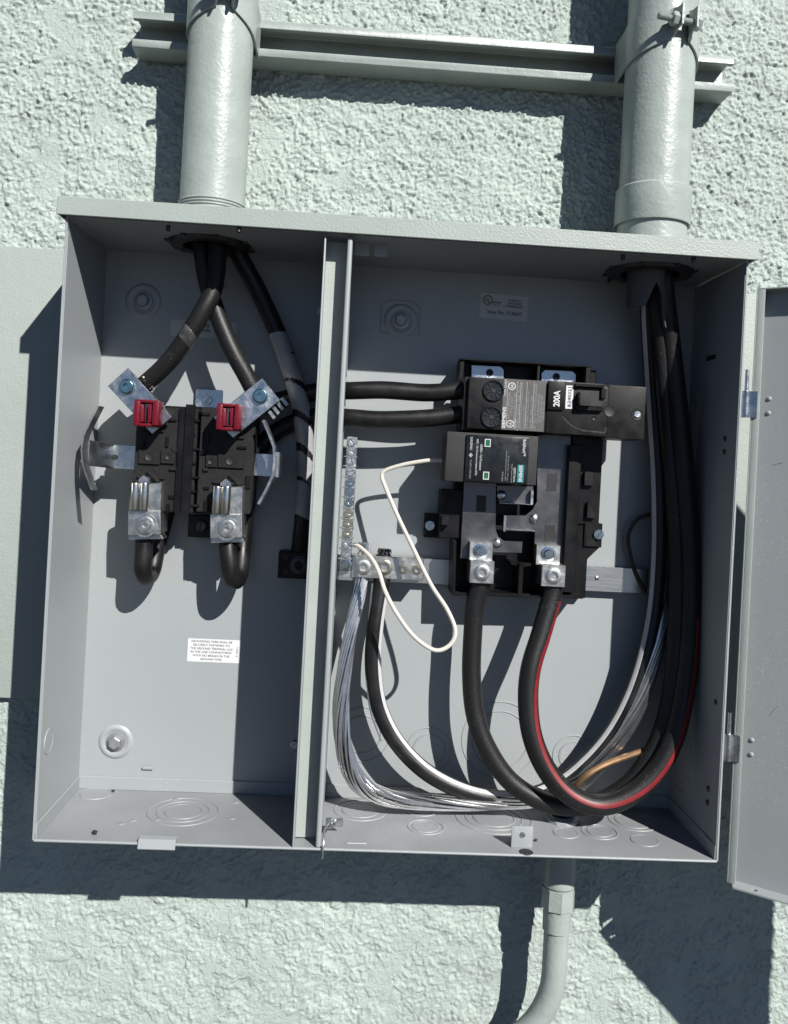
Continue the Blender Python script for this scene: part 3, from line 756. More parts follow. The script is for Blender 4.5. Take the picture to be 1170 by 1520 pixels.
def clamp(c, r, zb, zt, label):
    t = thing('pipe_clamp', (c.x, c.y, zb), label, 'pipe clamp', 'pipe clamps on the strut channel')
    o = Vector((c.x, c.y, 0)); ro, th = r + 0.0004, 0.0018
    gap = math.radians(13); ctr = math.radians(-90 + 12)
    for s in (1, -1):
        bm = nb(); path = []
        e = ctr + s * gap
        dirv = Vector((math.cos(ctr), math.sin(ctr), 0)); st0 = Vector((math.cos(e), math.sin(e), 0)) * (ro + th / 2)
        path += [o + st0 + dirv * 0.015, o + st0 + dirv * 0.008, o + st0 + dirv * 0.002]
        n = 14; aend = math.radians(8) if s > 0 else math.radians(172 - 360)
        for k in range(n + 1):
            a = e + s * math.radians(4) + (aend - e - s * math.radians(4)) * k / n; path.append(o + Vector((math.cos(a), math.sin(a), 0)) * (ro + th / 2))
        end = path[-1]; path.append(Vector((end.x, SY + 0.002, 0)))
        n_ = len(path)
        # the strap narrows upwards at the ears and is deep where it hooks into the strut
        rows = []
        T = tangents(path)
        for i, (pp, tt) in enumerate(zip(path, T)):
            f = i / (n_ - 1); nn = tt.cross(Vector((0, 0, 1))).normalized()
            lo = zb + (zt - zb) * (0.45 - 0.45 * min(1, max(0, (f - 0.05) / 0.75)) ** 0.8); hi = zt - (zt - zb) * 0.10 * f
            if i < 2: lo += 0.0022; hi -= 0.0022
            rows.append([bm.verts.new(Vector((pp.x, pp.y, z)) + nn * sg * th / 2) for z, sg in ((lo, -1), (hi, -1), (hi, 1), (lo, 1))])
        for a_, b_ in zip(rows, rows[1:]):
            for k in range(4): bm.faces.new((a_[k], a_[(k + 1) % 4], b_[(k + 1) % 4], b_[k]))
        bm.faces.new(rows[0][::-1]); bm.faces.new(rows[-1])
        obj('strap', bm, 'pipe_paint', t, 40)
    dirv = Vector((math.cos(ctr), math.sin(ctr), 0)); side = Vector((-dirv.y, dirv.x, 0))
    bc = o + dirv * (r + 0.0088) + Vector((0, 0, zb + (zt - zb) * 0.66))
    bm = nb()
    gx = (r + 0.001) * math.sin(gap) + 0.002
    prof = []
    x = -0.027
    while x < 0.011: prof += [(0.0024, x), (0.0029, x + 0.0005)]; x += 0.001
    revolve(bm, bc, side, [(0, -0.0275)] + prof + [(0, 0.012)], 12)
    obj('bolt', bm, 'pipe_paint', t)
    bm = nb(); revolve(bm, bc, side, [(0, gx), (0.0062, gx), (0.0062, gx + 0.0036), (0.0050, gx + 0.0046), (0, gx + 0.0046)], 6); obj('bolt_head', bm, 'pipe_paint', t, 25)
    bm = nb(); revolve(bm, bc, side, [(0, -gx - 0.0052), (0.0050, -gx - 0.0052), (0.0060, -gx - 0.0045), (0.0060, -gx), (0, -gx)], 6); obj('nut', bm, 'pipe_paint', t, 25)
    return t
clamp(HUBL, RL, 0.6815, 0.7220, 'pipe clamp round the left riser conduit, cut by the top of the picture')
clamp(HUBR, RR, 0.6815, 0.7220, 'pipe clamp with bolt and nut round the right riser conduit')

# conduit leaving the bottom
bc = thing('outlet_conduit', (FLH.x, FLH.y, -0.36), 'thin painted conduit bending left below the cabinet bottom', 'conduit')
r3 = 0.0112
zc = A(826, 1385, 0.039).z
pts = [Vector((FLH.x, FLH.y, zc + 0.012))]
ya = A(822, 1440, 0.039).z
ya -= 0.002
RB = 0.082
for k in range(0, 11):
    a = math.radians(k * 8.6); pts.append(Vector((FLH.x - RB * (1 - math.cos(a)), FLH.y + 0.012 * (1 - math.cos(a)), ya - RB * math.sin(a))))
pts.append(pts[-1] + Vector((-2.4, 0.0, -0.15)))
bm = nb(); tube(bm, pts, r3, 28); obj('pipe', bm, 'pipe_paint', bc)
def ring_at(v): return A(828, v, 0.039).z
bm = nb(); revolve(bm, (FLH.x, FLH.y, 0), UPZ, [(0.010, 0.006), (0.0150, -0.0002), (0.0150, ring_at(1311)), (0.0128, ring_at(1316)), (0.012, ring_at(1318))], 32); obj('connector_body', bm, 'pipe_paint', bc)
bm = nb(); revolve(bm, (FLH.x, FLH.y, 0), UPZ, [(0.011, ring_at(1314)), (0.0150, ring_at(1315)), (0.0152, ring_at(1345)), (0.0115, ring_at(1347))], 8); obj('compression_nut', bm, 'pipe_paint', bc, 20)
bm = nb(); revolve(bm, (FLH.x, FLH.y, 0), UPZ, [(0.0112, ring_at(1346)), (0.0128, ring_at(1347)), (0.0126, ring_at(1379)), (0.0112, ring_at(1380))], 32); obj('coupling', bm, 'pipe_paint', bc)
bm = nb(); revolve(bm, (FLH.x, FLH.y, FZ), UPZ, [(0.0105, -0.004), (0.0105, 0.003), (0.0125, 0.0034), (0.0155, 0.0034), (0.0162, 0.0025), (0.0162, 0)], 12); obj('lock_nut', bm, 'grey_paint', bc, 25)

# ================================================================== METER SOCKET (left compartment)
ms = thing('meter_socket', A(285, 765, 0.002), 'black meter socket block with aluminium jaws and two red caps', 'meter socket')
bm = nb(); pbox(bm, 204, 602, 286, 762, 0.012, 0.048, 0.0008); blkL = obj('insulator_block', bm, 'dusty_black_plastic', ms)
bm = nb(); pbox(bm, 299, 604, 372, 764, 0.012, 0.048, 0.0008); blkR = obj('insulator_block', bm, 'dusty_black_plastic', ms)
bm = nb(); pbox(bm, 245, 602, 340, 764, 0.004, 0.020, 0.0005); obj('base_bridge', bm, 'black_plastic', ms)
bm = nb()
for k in range(7): v = 622 + k * 21; pbox(bm, 274, v, 290 if k % 2 else 296, v + 5, 0.020, 0.0495, 0.0004)
pbox(bm, 266, 606, 273, 762, 0.047, 0.0500, 0.0005); pbox(bm, 276, 600, 281, 764, 0.045, 0.0515, 0.0005)
obj('rib_comb', bm, 'black_plastic', ms)
for parts in ([(224, 636, 243, 642), (255, 664, 262, 672), (251, 694, 262, 699), (203, 706, 244, 712), (206, 666, 237, 690), (239, 668, 259, 689)],
              [(345, 646, 363, 652), (299, 666, 306, 675), (301, 694, 309, 700), (315, 714, 362, 720), (324, 674, 362, 696), (306, 676, 322, 694)]):
    par = blkL if parts[0][0] < 290 else blkR
    for a_ in parts:
        bm = nb(); pbox(bm, *a_, 0.046, 0.0502, 0.0005); obj('moulded_rib', bm, 'dusty_black_plastic', par)
for a_, par in (((209, 640, 222, 646), blkL), ((247, 622, 262, 626), blkL), ((246, 648, 250, 664), blkL), ((209, 652, 214, 664), blkL), ((250, 735, 262, 741), blkL), ((247, 748, 251, 760), blkL),
                ((304, 640, 310, 658), blkR), ((352, 662, 366, 667), blkR), ((302, 722, 310, 727), blkR), ((365, 706, 371, 726), blkR), ((303, 742, 309, 760), blkR), ((300, 612, 312, 617), blkR)):
    bm = nb(); pbox(bm, *a_, 0.046, 0.0496, 0.0004); obj('moulded_rib', bm, 'black_plastic', par)
hole_m = nb(); revolve(hole_m, (0, 0, 0), OUT, [(0.0038, 0.0), (0.0036, 0.0006), (0.0030, 0.0002), (0, 0.0002)], 20); hole_m = mesh_from(hole_m, 'screw_hole', 'ink_black', 40)
for u, v, s in ((222, 678, 1.0), (250, 678, 0.7), (313, 685, 0.7), (342, 684, 1.0)):
    o = inst('screw_hole', hole_m, A(u, v, 0.0504), ms); o.scale = (s, 1, s)
# mounting tabs
bm = nb(); pbox(bm, 291, 577, 330, 606, 0.006, 0.0075, 0.0003); tabz = obj('mounting_tab', bm, 'zinc', ms, label='bright zinc mounting tab at the top')
zscrew = slot_head(0.0042, 0.003, 0.0008, 'zinc', ang=1.0); bscrew = slot_head(0.0046, 0.003, 0.001, 'dark_steel', ang=1.4)
inst('screw', zscrew, A(309, 594, 0.0075), tabz)
bm = nb(); pbox(bm, 280, 764, 318, 799, 0.010, 0.018, 0.0006); tabb = obj('mounting_tab', bm, 'dusty_black_plastic', ms, label='black mounting tab at the bottom'); inst('screw', bscrew, A(299, 781, 0.018), tabb)
# upper lugs with screws
LD0, LD1 = 0.046, 0.060
tealscrew = socket_head(0.0056, 0.0042, 0.0030, 'teal_zinc', collar=0.0012)
upl = []
for pts, sc in (([(190, 546), (255, 619), (226, 644), (160, 573)], (189, 574)), ([(389, 561), (416, 594), (346, 650), (317, 619)], (387, 588))):
    bm = nb(); pprism(bm, pts, LD1 - 0.0028, LD1, 0.0004)
    lug = obj('line_lug', bm, 'zinc', ms)
    c = Vector((sum(p[0] for p in pts) / 4, sum(p[1] for p in pts) / 4, 0))
    bm = nb(); sh = [(c.x + (p[0] - c.x) * 0.94, c.y + (p[1] - c.y) * 0.90) for p in pts]
    pprism(bm, sh, LD0 - 0.008, LD1 - 0.0029, 0.0005); obj('lug_body', bm, 'brushed_aluminium', lug)
    inst('screw', tealscrew, A(*sc, LD1), lug); upl.append(lug)
bm = nb()
for k in range(4):
    u = 397 + k * 6.2; v = 612 - k * 6.5
    pprism(bm, [(u, v), (u + 4, v - 4), (u + 13, v + 7), (u + 9, v + 11)], 0.040, 0.055, 0.0003)
obj('lug_rib', bm, 'dull_zinc', upl[1])
# red caps over the upper jaws
for u0, v0, u1, v1 in ((199, 592, 235, 634), (322, 598, 356, 640)):
    bm = nb(); du = u1 - u0; dv = v1 - v0
    pbox(bm, u0 + 1, v0, u1 - 1, v0 + dv * 0.16, 0.058, 0.0745, 0.0012, 2); pbox(bm, u0 + 1, v1 - dv * 0.16, u1 - 1, v1, 0.058, 0.0745, 0.0012, 2)
    pbox(bm, u0, v0 + 2, u0 + du * 0.20, v1 - 2, 0.058, 0.0765, 0.0014, 2); pbox(bm, u1 - du * 0.22, v0 + 2, u1, v1 - 2, 0.058, 0.0765, 0.0014, 2)
    for s, ua, ub in ((0, u0 + du * 0.16, u0 + du * 0.40), (1, u1 - du * 0.44, u1 - du * 0.18)):
        pprism(bm, [(ua, v0 + dv * 0.14), (ub if s == 0 else ub, v0 + dv * 0.20), (ub, v1 - dv * 0.20), (ua, v1 - dv * 0.14)], 0.060, 0.0730, 0.0010, 2)
    cap = obj('red_cap', bm, 'red_plastic', ms, 45)
    bm = nb(); pbox(bm, u0 + du * 0.36, v0 + dv * 0.16, u0 + du * 0.60, v1 - dv * 0.16, 0.056, 0.0665, 0.0006)
    obj('jaw', bm, 'brushed_aluminium', cap)
    bm = nb(); pbox(bm, u0 + du * 0.52, v0 + dv * 0.30, u0 + du * 0.57, v1 - dv * 0.2, 0.060, 0.0668, 0); obj('jaw_gap', bm, 'ink_black', cap)
# lower jaws
bigsocket = socket_head(0.0078, 0.0012, 0.0052, 'aluminium', depth=4.0, sides=24, collar=0.0026)
core = socket_head(0.0046, 0.0022, 0.0022, 'aluminium', depth=0.8)
for u0, v0, u1, v1 in ((193, 716, 243, 800), (315, 721, 364, 805)):
    du = u1 - u0; dv = v1 - v0
    bm = nb()
    pprism(bm, [(u0 + 3, v0 + 5), (u1 - 3, v0), (u1 - 4, v1 - 8), (u0 - 3, v1 - 6)], 0.030, 0.056, 0.0006)
    pprism(bm, [(u0 - 3, v0 + dv * 0.50), (u1 - 5, v0 + dv * 0.50), (u1 - 4, v1 - 7), (u0 - 3, v1 - 7)], 0.050, 0.0575, 0.0005)
    lug = obj('load_jaw', bm, 'aluminium', ms)
    bm = nb(); pprism(bm, [(u0 - 2, v1 - 10), (u1 - 6, v1 - 10), (u1, v1), (u0 - 2, v1 + 1)], 0.036, 0.052, 0.0005); obj('jaw_foot', bm, 'brushed_aluminium', lug)
    for k, uu in enumerate((u0 + du * 0.17, u0 + du * 0.45)):
        bm = nb(); c0 = A(uu, v0 + 1, 0.058); c1 = A(uu, v0 + dv * 0.49, 0.058); c1.x = c0.x
        revolve(bm, c0, (0, 0, -1), [(0, 0), (0.0040, 0), (0.0043, 0.001), (0.0043, (c0.z - c1.z) - 0.001), (0.0040, c0.z - c1.z), (0, c0.z - c1.z)], 24); obj('jaw_spring', bm, 'polished_aluminium', lug)
    bm = nb(); um = u0 + du * 0.40
    pprism(bm, [(um - 8, v0 + 1), (um - 8, v0 - 4), (um, v0 - 11), (um + 9, v0 - 4), (um + 9, v0 + 1)], 0.050, 0.056, 0.0005); obj('jaw_tip', bm, 'zinc', lug)
    cc = A(u0 + du * 0.45, v0 + dv * 0.76, 0.0575)
    inst('screw_seat', bigsocket, cc, lug); inst('set_screw', core, cc - OUT * 0.0006, lug)
    # swan shape moulded rib above the jaw
    bm = nb(); pprism(bm, [(um + 4, v0 - 16), (um + 9, v0 - 19), (um + 24, v0 - 2), (um + 20, v0 + 1)], 0.046, 0.0515, 0.0004); obj('moulded_rib', bm, 'dusty_black_plastic', blkL if u0 < 290 else blkR)
# bypass spring arms on either side
bm = nb(); pbox(bm, 168, 660, 204, 697, 0.036, 0.0375, 0.0003)
armL = obj('spring_arm', bm, 'zinc', ms)
bm = nb(); pa, pb_ = A(168, 678, 0.037), A(131, 672, 0.070)
hz = 0.0105
prism(bm, [pa + Vector((0.0006, 0, hz)), pb_ + Vector((0, 0, hz * 1.05)), pb_ + Vector((0, 0, -hz * 1.05)), pa + Vector((0.0006, 0, -hz))], (0.0008, -0.0010, 0), 0.0002)
obj('bent_plate', bm, 'dull_zinc', armL)
bm = nb(); revolve(bm, A(171, 678, 0.0375), OUT, [(0.0026, 0), (0.0022, 0.001), (0, 0.0011)], 12); obj('rivet', bm, 'dark_steel', armL)
bm = nb()
ribbon(bm, [A(150, 603, 0.072), A(139, 624, 0.073), A(128, 647, 0.074), A(125, 668, 0.075), A(127, 690, 0.076), A(133, 708, 0.077), A(140, 727, 0.077)], (0.25, 1, 0), 0.0085, 0.0016)
obj('spring_blade', bm, 'dull_zinc', armL)
bm = nb(); pbox(bm, 362, 672, 416, 708, 0.036, 0.0375, 0.0003)
armR = obj('spring_arm', bm, 'zinc', ms)
bm = nb(); pbox(bm, 411, 671, 415, 709, 0.037, 0.058, 0.0003); obj('bent_plate', bm, 'dull_zinc', armR)
bm = nb()
ribbon(bm, [A(392, 624, 0.060), A(401, 645, 0.060), A(408, 664, 0.060), A(409, 684, 0.061), A(407, 704, 0.062), A(397, 726, 0.062), A(385, 748, 0.062)], (0.1, 1, 0), 0.0085, 0.0022)
obj('spring_blade', bm, 'aluminium', armR)

# ================================================================== BUS PANEL (right compartment)
bp = thing('bus_panel', A(765, 888, 0.002), 'black plastic breaker base with grey bus bars and two cable lugs', 'bus panel')
bm = nb()
pbox(bm, 684, 538, 868, 886, 0.004, 0.014, 0.0008); base = obj('base_tray', bm, 'black_plastic', bp)
bm = nb()
pbox(bm, 683, 534, 876, 543, 0.012, 0.036, 0.0005)      # top rim
pbox(bm, 683, 536, 688, 566, 0.012, 0.036, 0.0004); pbox(bm, 798, 540, 801, 568, 0.012, 0.034, 0.0003); pbox(bm, 870, 545, 876, 580, 0.012, 0.036, 0.0005)
obj('tray_rim', bm, 'black_plastic', base)
bm = nb()
pbox(bm, 850, 640, 889, 780, 0.012, 0.034, 0.0006); pbox(bm, 846, 660, 853, 880, 0.012, 0.043, 0.0005)
pprism(bm, [(851, 780), (892, 778), (891, 812), (872, 830), (869, 888), (846, 887)], 0.010, 0.036, 0.0005)
obj('tray_rim', bm, 'black_plastic', base)
bm = nb()
pbox(bm, 655, 726, 690, 800, 0.006, 0.030, 0.0006)
pprism(bm, [(673, 800), (678, 803), (676, 884), (671, 884)], 0.012, 0.043, 0.0005)
pprism(bm, [(673, 878), (866, 884), (866, 889), (673, 884)], 0.008, 0.043, 0.0005)
obj('tray_rim', bm, 'black_plastic', base)
bm = nb(); pbox(bm, 771, 836, 775, 886, 0.012, 0.0435, 0.0003); pprism(bm, [(758, 834), (793, 836), (793, 840), (773, 842), (758, 838)], 0.014, 0.038, 0.0003); obj('centre_fin', bm, 'black_plastic', base)
for u0, v0, u1, v1 in ((658, 733, 664, 747), (656, 766, 667, 780), (868, 700, 881, 722), (872, 745, 884, 770), (870, 788, 884, 812)):
    bm = nb(); pbox(bm, u0, v0, u1, v1, 0.03, 0.0385, 0.0006); obj('clip', bm, 'breaker_plastic', base)
earscrew = slot_head(0.0046, 0.0026, 0.0010, 'blue_zinc', ang=0.9)
for u0, v0, u1, v1, su, sv in ((631, 762, 659, 799, 638, 780), (868, 776, 893, 813, 888, 793)):
    bm = nb(); pbox(bm, u0, v0, u1, v1, 0.003, 0.012 if u0 < 700 else 0.038, 0.0006); ear = obj('mounting_ear', bm, 'black_plastic', base); inst('screw', earscrew, A(su, sv, 0.0122 if u0 < 700 else 0.0382), ear)
# zinc stabs showing above the breaker
for u0, v0, u1, v1, hu, hv in ((700, 542, 748, 575, 727, 553), (804, 549, 855, 575, 826, 559)):
    bm = nb(); c = 5
    pprism(bm, [(u0 + (c if u0 > 750 else 0), v0), (u1 - c, v0 + 2), (u1, v0 + 2 + c), (u1, v1), (u0, v1), (u0, v0 + (c if u0 > 750 else 1))], 0.020, 0.0220, 0.0002)
    zt = obj('top_stab', bm, 'zinc', bp)
    o = inst('screw_hole', hole_m, A(hu, hv, 0.0222), zt); o.scale = (0.9, 1, 0.9)
# bus bars
BD = 0.034
def slot_at(u0, v0, u1, v1, parent, d=BD):
    bm = nb(); pbox(bm, u0, v0, u1, v1, d - 0.002, d + 0.0004, 0); obj('slot', bm, 'ink_black', parent)
bm = nb()
pprism(bm, [(690, 700), (737, 702), (736, 786), (740, 797), (748, 803), (776, 804), (775, 821), (731, 820), (730, 832), (683, 829)], BD - 0.0025, BD, 0.0003)
busL = obj('bus_bar', bm, 'tinned_bus', bp); slot_at(708, 735, 721, 760, busL)
bm = nb()
pprism(bm, [(737, 720), (792, 722), (791, 750), (741, 748)], BD - 0.0025, BD - 0.0004, 0.0003); obj('stab_finger', bm, 'tinned_bus', busL)
bm = nb(); pbox(bm, 742, 746, 791, 749.5, BD - 0.001, BD + 0.006, 0.0002); pbox(bm, 788.5, 728, 791.5, 749, BD - 0.001, BD + 0.006, 0.0002); obj('stab', bm, 'zinc', busL)
bm = nb()
pprism(bm, [(798, 640), (848, 643), (842, 838), (792, 835), (794, 790), (750, 788), (750, 765), (780, 765), (790, 757), (797, 745)], BD - 0.0025, BD, 0.0003)
busR = obj('bus_bar', bm, 'tinned_bus', bp); slot_at(813, 703, 826, 729, busR); slot_at(810, 779, 823, 803, busR)
bm = nb(); pbox(bm, 750, 785.5, 794, 789, BD - 0.001, BD + 0.006, 0.0002); pbox(bm, 748.5, 765, 751, 789, BD - 0.001, BD + 0.005, 0.0002); obj('stab', bm, 'zinc', busR)
for (u, v), par in (((745, 735), busL), ((738, 806), busL), ((793, 770), busR)):
    bm = nb(); revolve(bm, A(u, v, BD), OUT, [(0.0046, -0.0002), (0.0040, 0.0016), (0.0022, 0.0026), (0, 0.0028)], 16); obj('rivet', bm, 'zinc', par, 60)
# cable lugs
hexb = hex_head(0.0046, 0.0045, 'blue_zinc', washer=1.45); lugscrew = socket_head(0.0068, 0.0016, 0.0040, 'aluminium', depth=3.0, sides=6, collar=0.0012)
for a_, b_, hb, ss in (((698, 804, 731, 834), (699, 832, 733, 867), (713, 818), (716, 850)), ((797, 808, 831, 840), (805, 838, 839, 872), (814, 822), (822, 855))):
    bm = nb(); pbox(bm, *a_, BD, 0.044, 0.0004); lug = obj('cable_lug', bm, 'aluminium', bp)
    bm = nb(); pbox(bm, *b_, 0.028, 0.056, 0.0006); obj('lug_barrel', bm, 'aluminium', lug)
    inst('hex_bolt', hexb, A(*hb, 0.044), lug, (0, 0.4, 0)); inst('set_screw', lugscrew, A(*ss, 0.0562), lug)

# main breaker ------------------------------------------------------
mb = thing('main_breaker', A(825, 645, 0.022), 'black two pole main breaker marked 200A at the top of the bus panel', 'circuit breaker')
BF = 0.070
bm = nb(); pbox(bm, 697, 559, 811, 642, 0.024, BF, 0.0010, 2); body = obj('body', bm, 'breaker_plastic', mb)
bm = nb(); pbox(bm, 690, 559, 699, 639, 0.026, BF - 0.005, 0.0008, 2); obj('terminal_shroud', bm, 'breaker_plastic', body)
bm = nb(); pbox(bm, 814, 565, 902, 648, 0.024, BF + 0.001, 0.0010, 2); pbox(bm, 809, 566, 816, 645, 0.026, BF - 0.004, 0.0005); hh = obj('handle_housing', bm, 'breaker_plastic', mb)
bm = nb(); pbox(bm, 902, 571, 956, 653, 0.024, BF + 0.001, 0.0010, 2); ext = obj('end_cover', bm, 'breaker_plastic', mb)
# wire port covers
for u, v in ((732.5, 580), (729.5, 619)):
    c = A(u, v, BF); bm = nb(); R0 = 0.0094
    revolve(bm, c, OUT, [(R0, -0.001), (R0, 0.0012), (R0 * 0.95, 0.0019), (R0 * 0.88, 0.0019), (R0 * 0.84, 0.0002), (0, 0.0001)], 36)
    pc = obj('port_cover', bm, 'label_black', body)
    bm = nb()
    for k in range(10):
        a = k * math.pi / 5 + 0.3; q = Vector((math.cos(a), 0, math.sin(a)))
        tube(bm, [c + q * 0.0016 + OUT * 0.0004, c + q * R0 * 0.86 + OUT * 0.0005], 0.00042, 6)
    revolve(bm, c, OUT, [(0.0018, 0.0002), (0.0016, 0.0010), (0, 0.0010)], 14)
    obj('cover_spokes', bm, 'surge_plastic', pc)
# grey rating label, reading upwards
RU, UU = Vector((0, 0, 1)), Vector((-1, 0, 0))
p, q = A(748, 562, BF), A(807, 641, BF)
cx_, cz_ = (p.x + q.x) / 2, (p.z + q.z) / 2; lw, lh = q.x - p.x, p.z - q.z
bm = nb(); box(bm, (p.x, -BF - 0.0002, q.z), (q.x, -BF + 0.0002, p.z)); lab = obj('rating_label', bm, 'label_grey', body, None)
def lt(s, fx, fz, w, h, m='print_white', bold=0.0): return text(s, (p.x + lw * fx, -BF - 0.0005, q.z + lh * fz), w, h, m, lab, RU, UU, bold)
lt('SIEMENS', 0.045, 0.235, 0.0185, 0.0029, bold=0.025); lt('TYPE QNRH', 0.055, 0.82, 0.0145, 0.0022)
for s, fx, fz, w in (('CIRCUIT BREAKER', .15, .47, .0235), ('2 POLE UNIT', .215, .47, .017), ('ISSUE NO. ST-784', .285, .47, .0225), ('120/240V~ 50/60Hz  25kA  40/75 C', .37, .47, .042),
                     ('Interrupting Rating 25 kA Maximum RMS', .45, .47, .041), ('Symmetrical 240V~', .515, .28, .023), ('75 C Wire  Torque 250 in-lb', .60, .40, .033),
                     ('Max Wire 250kcmil Cu/Al', .675, .36, .029), ('USE ONLY IN LISTED ENCLOSURES', .77, .47, .040), ('CIRCUIT BREAKERS INC', .84, .45, .026), ('NORCROSS GA USA', .905, .45, .023), ('MADE IN USA', .965, .42, .016)):
    lt(s, fx, fz, w, 0.0018, 'print_dim')
bm = nb()
for fx in (0.105, 0.325, 0.41, 0.555, 0.72):
    box(bm, (p.x + lw * fx - 0.00012, -BF - 0.00045, q.z + lh * 0.04), (p.x + lw * fx + 0.00012, -BF - 0.0002, q.z + lh * 0.96))
obj('label_rule', bm, 'print_white', lab, None)
for fx, fz, s in ((.20, .12, 'UL'), (.20, .86, 'SA')):
    cc = Vector((p.x + lw * fx, -BF - 0.0004, q.z + lh * fz)); bm = nb(); revolve(bm, cc, OUT, [(0.0033, 0), (0.0026, 0.00005)], 24); obj('approval_ring', bm, 'print_white', lab)
    text(s, cc + OUT * 0.0001, 0.0034, 0.0026, 'print_white', lab, RU, UU, 0.02)
lt('LISTED', .30, .12, .008, .0018)
# 200A plate, white code label, toggle
HF = BF + 0.001
bm = nb(); pbox(bm, 815, 566, 837, 609, HF - 0.001, HF + 0.0022, 0.0006, 2); pl = obj('rating_plate', bm, 'black_plastic', hh)
text('200A', A(826.5, 591.5, HF + 0.0026), 0.0142, 0.0058, 'print_white', pl, RU, UU, 0.03)
p4, q4 = A(841, 572, HF + 0.0004), A(850, 607, HF + 0.0004)
bm = nb(); box(bm, (p4.x, -HF - 0.0004, q4.z), (q4.x, -HF + 0.0002, p4.z)); cl = obj('code_label', bm, 'sticker_white', hh, None)
text('&240321', Vector(((p4.x + q4.x) / 2, -HF - 0.0007, (p4.z + q4.z) / 2)), 0.0175, 0.0030, 'ink_black', cl, RU, UU)
bm = nb()
pbox(bm, 854, 569, 897, 576, HF - 0.001, HF + 0.004, 0.0006); pbox(bm, 856, 602, 895, 611, HF - 0.001, HF + 0.004, 0.0006); pbox(bm, 893, 576, 899, 592, HF - 0.001, HF + 0.003, 0.0005)
obj('handle_frame', bm, 'black_plastic', hh)
bm = nb(); pbox(bm, 857, 577, 893, 603, HF - 0.001, HF + 0.0004, 0); obj('handle_recess', bm, 'ink_black', hh)
bm = nb(); pprism(bm, [(861, 581), (879, 579), (876, 588), (878, 603), (861, 602)], HF, HF + 0.009, 0.0010, 2); obj('toggle_handle', bm, 'surge_plastic', hh)
for u, v, s, d in ((900, 574, 0.8, HF), (905, 610, 1.35, HF), (882, 621, 0.55, HF), (946, 615, 1.35, HF)):
    o = inst('screw_hole', hole_m, A(u, v, d), hh if u < 903 else ext); o.scale = (s, 1, s)
inst('screw', slot_head(0.0030, 0.0012, 0.0008, 'zinc', ang=0.4), A(946, 615, HF + 0.0004), ext)
# pale rub mark across the cover
bm = nb()
strp = spline([A(835, 618, HF + 0.0001), A(845, 629, HF + 0.0001), A(862, 638, HF + 0.0001), A(885, 641, HF + 0.0001), A(898, 642, HF + 0.0001), A(899, 634, HF + 0.0001)], 6)
for a_, b_ in zip(strp, strp[1:]):
    wv = random.uniform(0.0003, 0.0010); n_ = (b_ - a_).cross(OUT).normalized()
    bm.faces.new([bm.verts.new(x) for x in (a_ - n_ * wv, b_ - n_ * wv, b_ + n_ * wv, a_ + n_ * wv)])
obj('rub_mark', bm, 'surge_plastic', hh, None)

# surge protector ---------------------------------------------------
sp = thing('surge_protector', A(727, 722, 0.030), 'charcoal surge protector module with a black and teal label under the main breaker', 'surge protector')
SF = 0.066
bm = nb(); pbox(bm, 664, 640, 796, 721, 0.034, SF, 0.0014, 2); sb = obj('body', bm, 'surge_plastic', sp)
bm = nb(); pbox(bm, 660, 646, 668, 714, 0.036, SF - 0.012, 0.001); obj('end_lip', bm, 'surge_plastic', sb)
bm = nb(); pbox(bm, 693, 645, 783, 719, SF - 0.001, SF + 0.0022, 0.0007, 2); lab = obj('front_label', bm, 'label_black', sb)
LFd = SF + 0.0022; p, q = A(694, 646, LFd), A(782, 718, LFd); lw, lh = q.x - p.x, p.z - q.z
RD, UD = Vector((0, 0, -1)), Vector((1, 0, 0))
def st_(s, fx, fz, w, h, m='print_white', bold=0.0, par=None): return text(s, (p.x + lw * fx, -LFd - 0.0004, q.z + lh * fz), w, h, m, par or lab, RD, UD, bold)
st_('BoltShield\u2122', .93, .79, .0145, .0027, bold=0.01)
bm = nb(); box(bm, (p.x + lw * .835, -LFd - 0.0002, q.z + lh * .02), (p.x + lw * .945, -LFd + 0.0002, q.z + lh * .41)); tb = obj('teal_patch', bm, 'teal_print', lab, None)
st_('SIEMENS', .89, .215, .0145, .0031, bold=0.02, par=tb)
st_('QSPD Series', .79, .18, .0125, .0022); st_('Surge Protective Device', .745, .21, .0165, .0016, 'print_dim')
st_('SPD Type: SPD Type 1 / SPD Type 2', .68, .31, .0225, .0014, 'print_dim'); st_('Nominal Discharge Current 20kA', .645, .37, .0260, .0014, 'print_dim'); st_('SCCR 200kA', .60, .13, .0085, .0013, 'print_dim')
st_('GREEN - Full Protection', .235, .53, .0225, .0020); st_('RED - No Protection (replace SPD)', .165, .525, .0315, .0021)
st_('SURGEMAX', .07, .82, .0115, .0020); st_('CU 60/75 C WIRE ONLY', .075, .25, .0165, .0014, 'print_dim')
bm = nb(); cc = Vector((p.x + lw * .07, -LFd - 0.0003, q.z + lh * .565)); prism(bm, [cc + RD * 0.0022, cc + UD * 0.0018, cc - RD * 0.0022, cc - UD * 0.0018], (0, -0.0001, 0)); obj('approval_mark', bm, 'print_dim', lab, None)
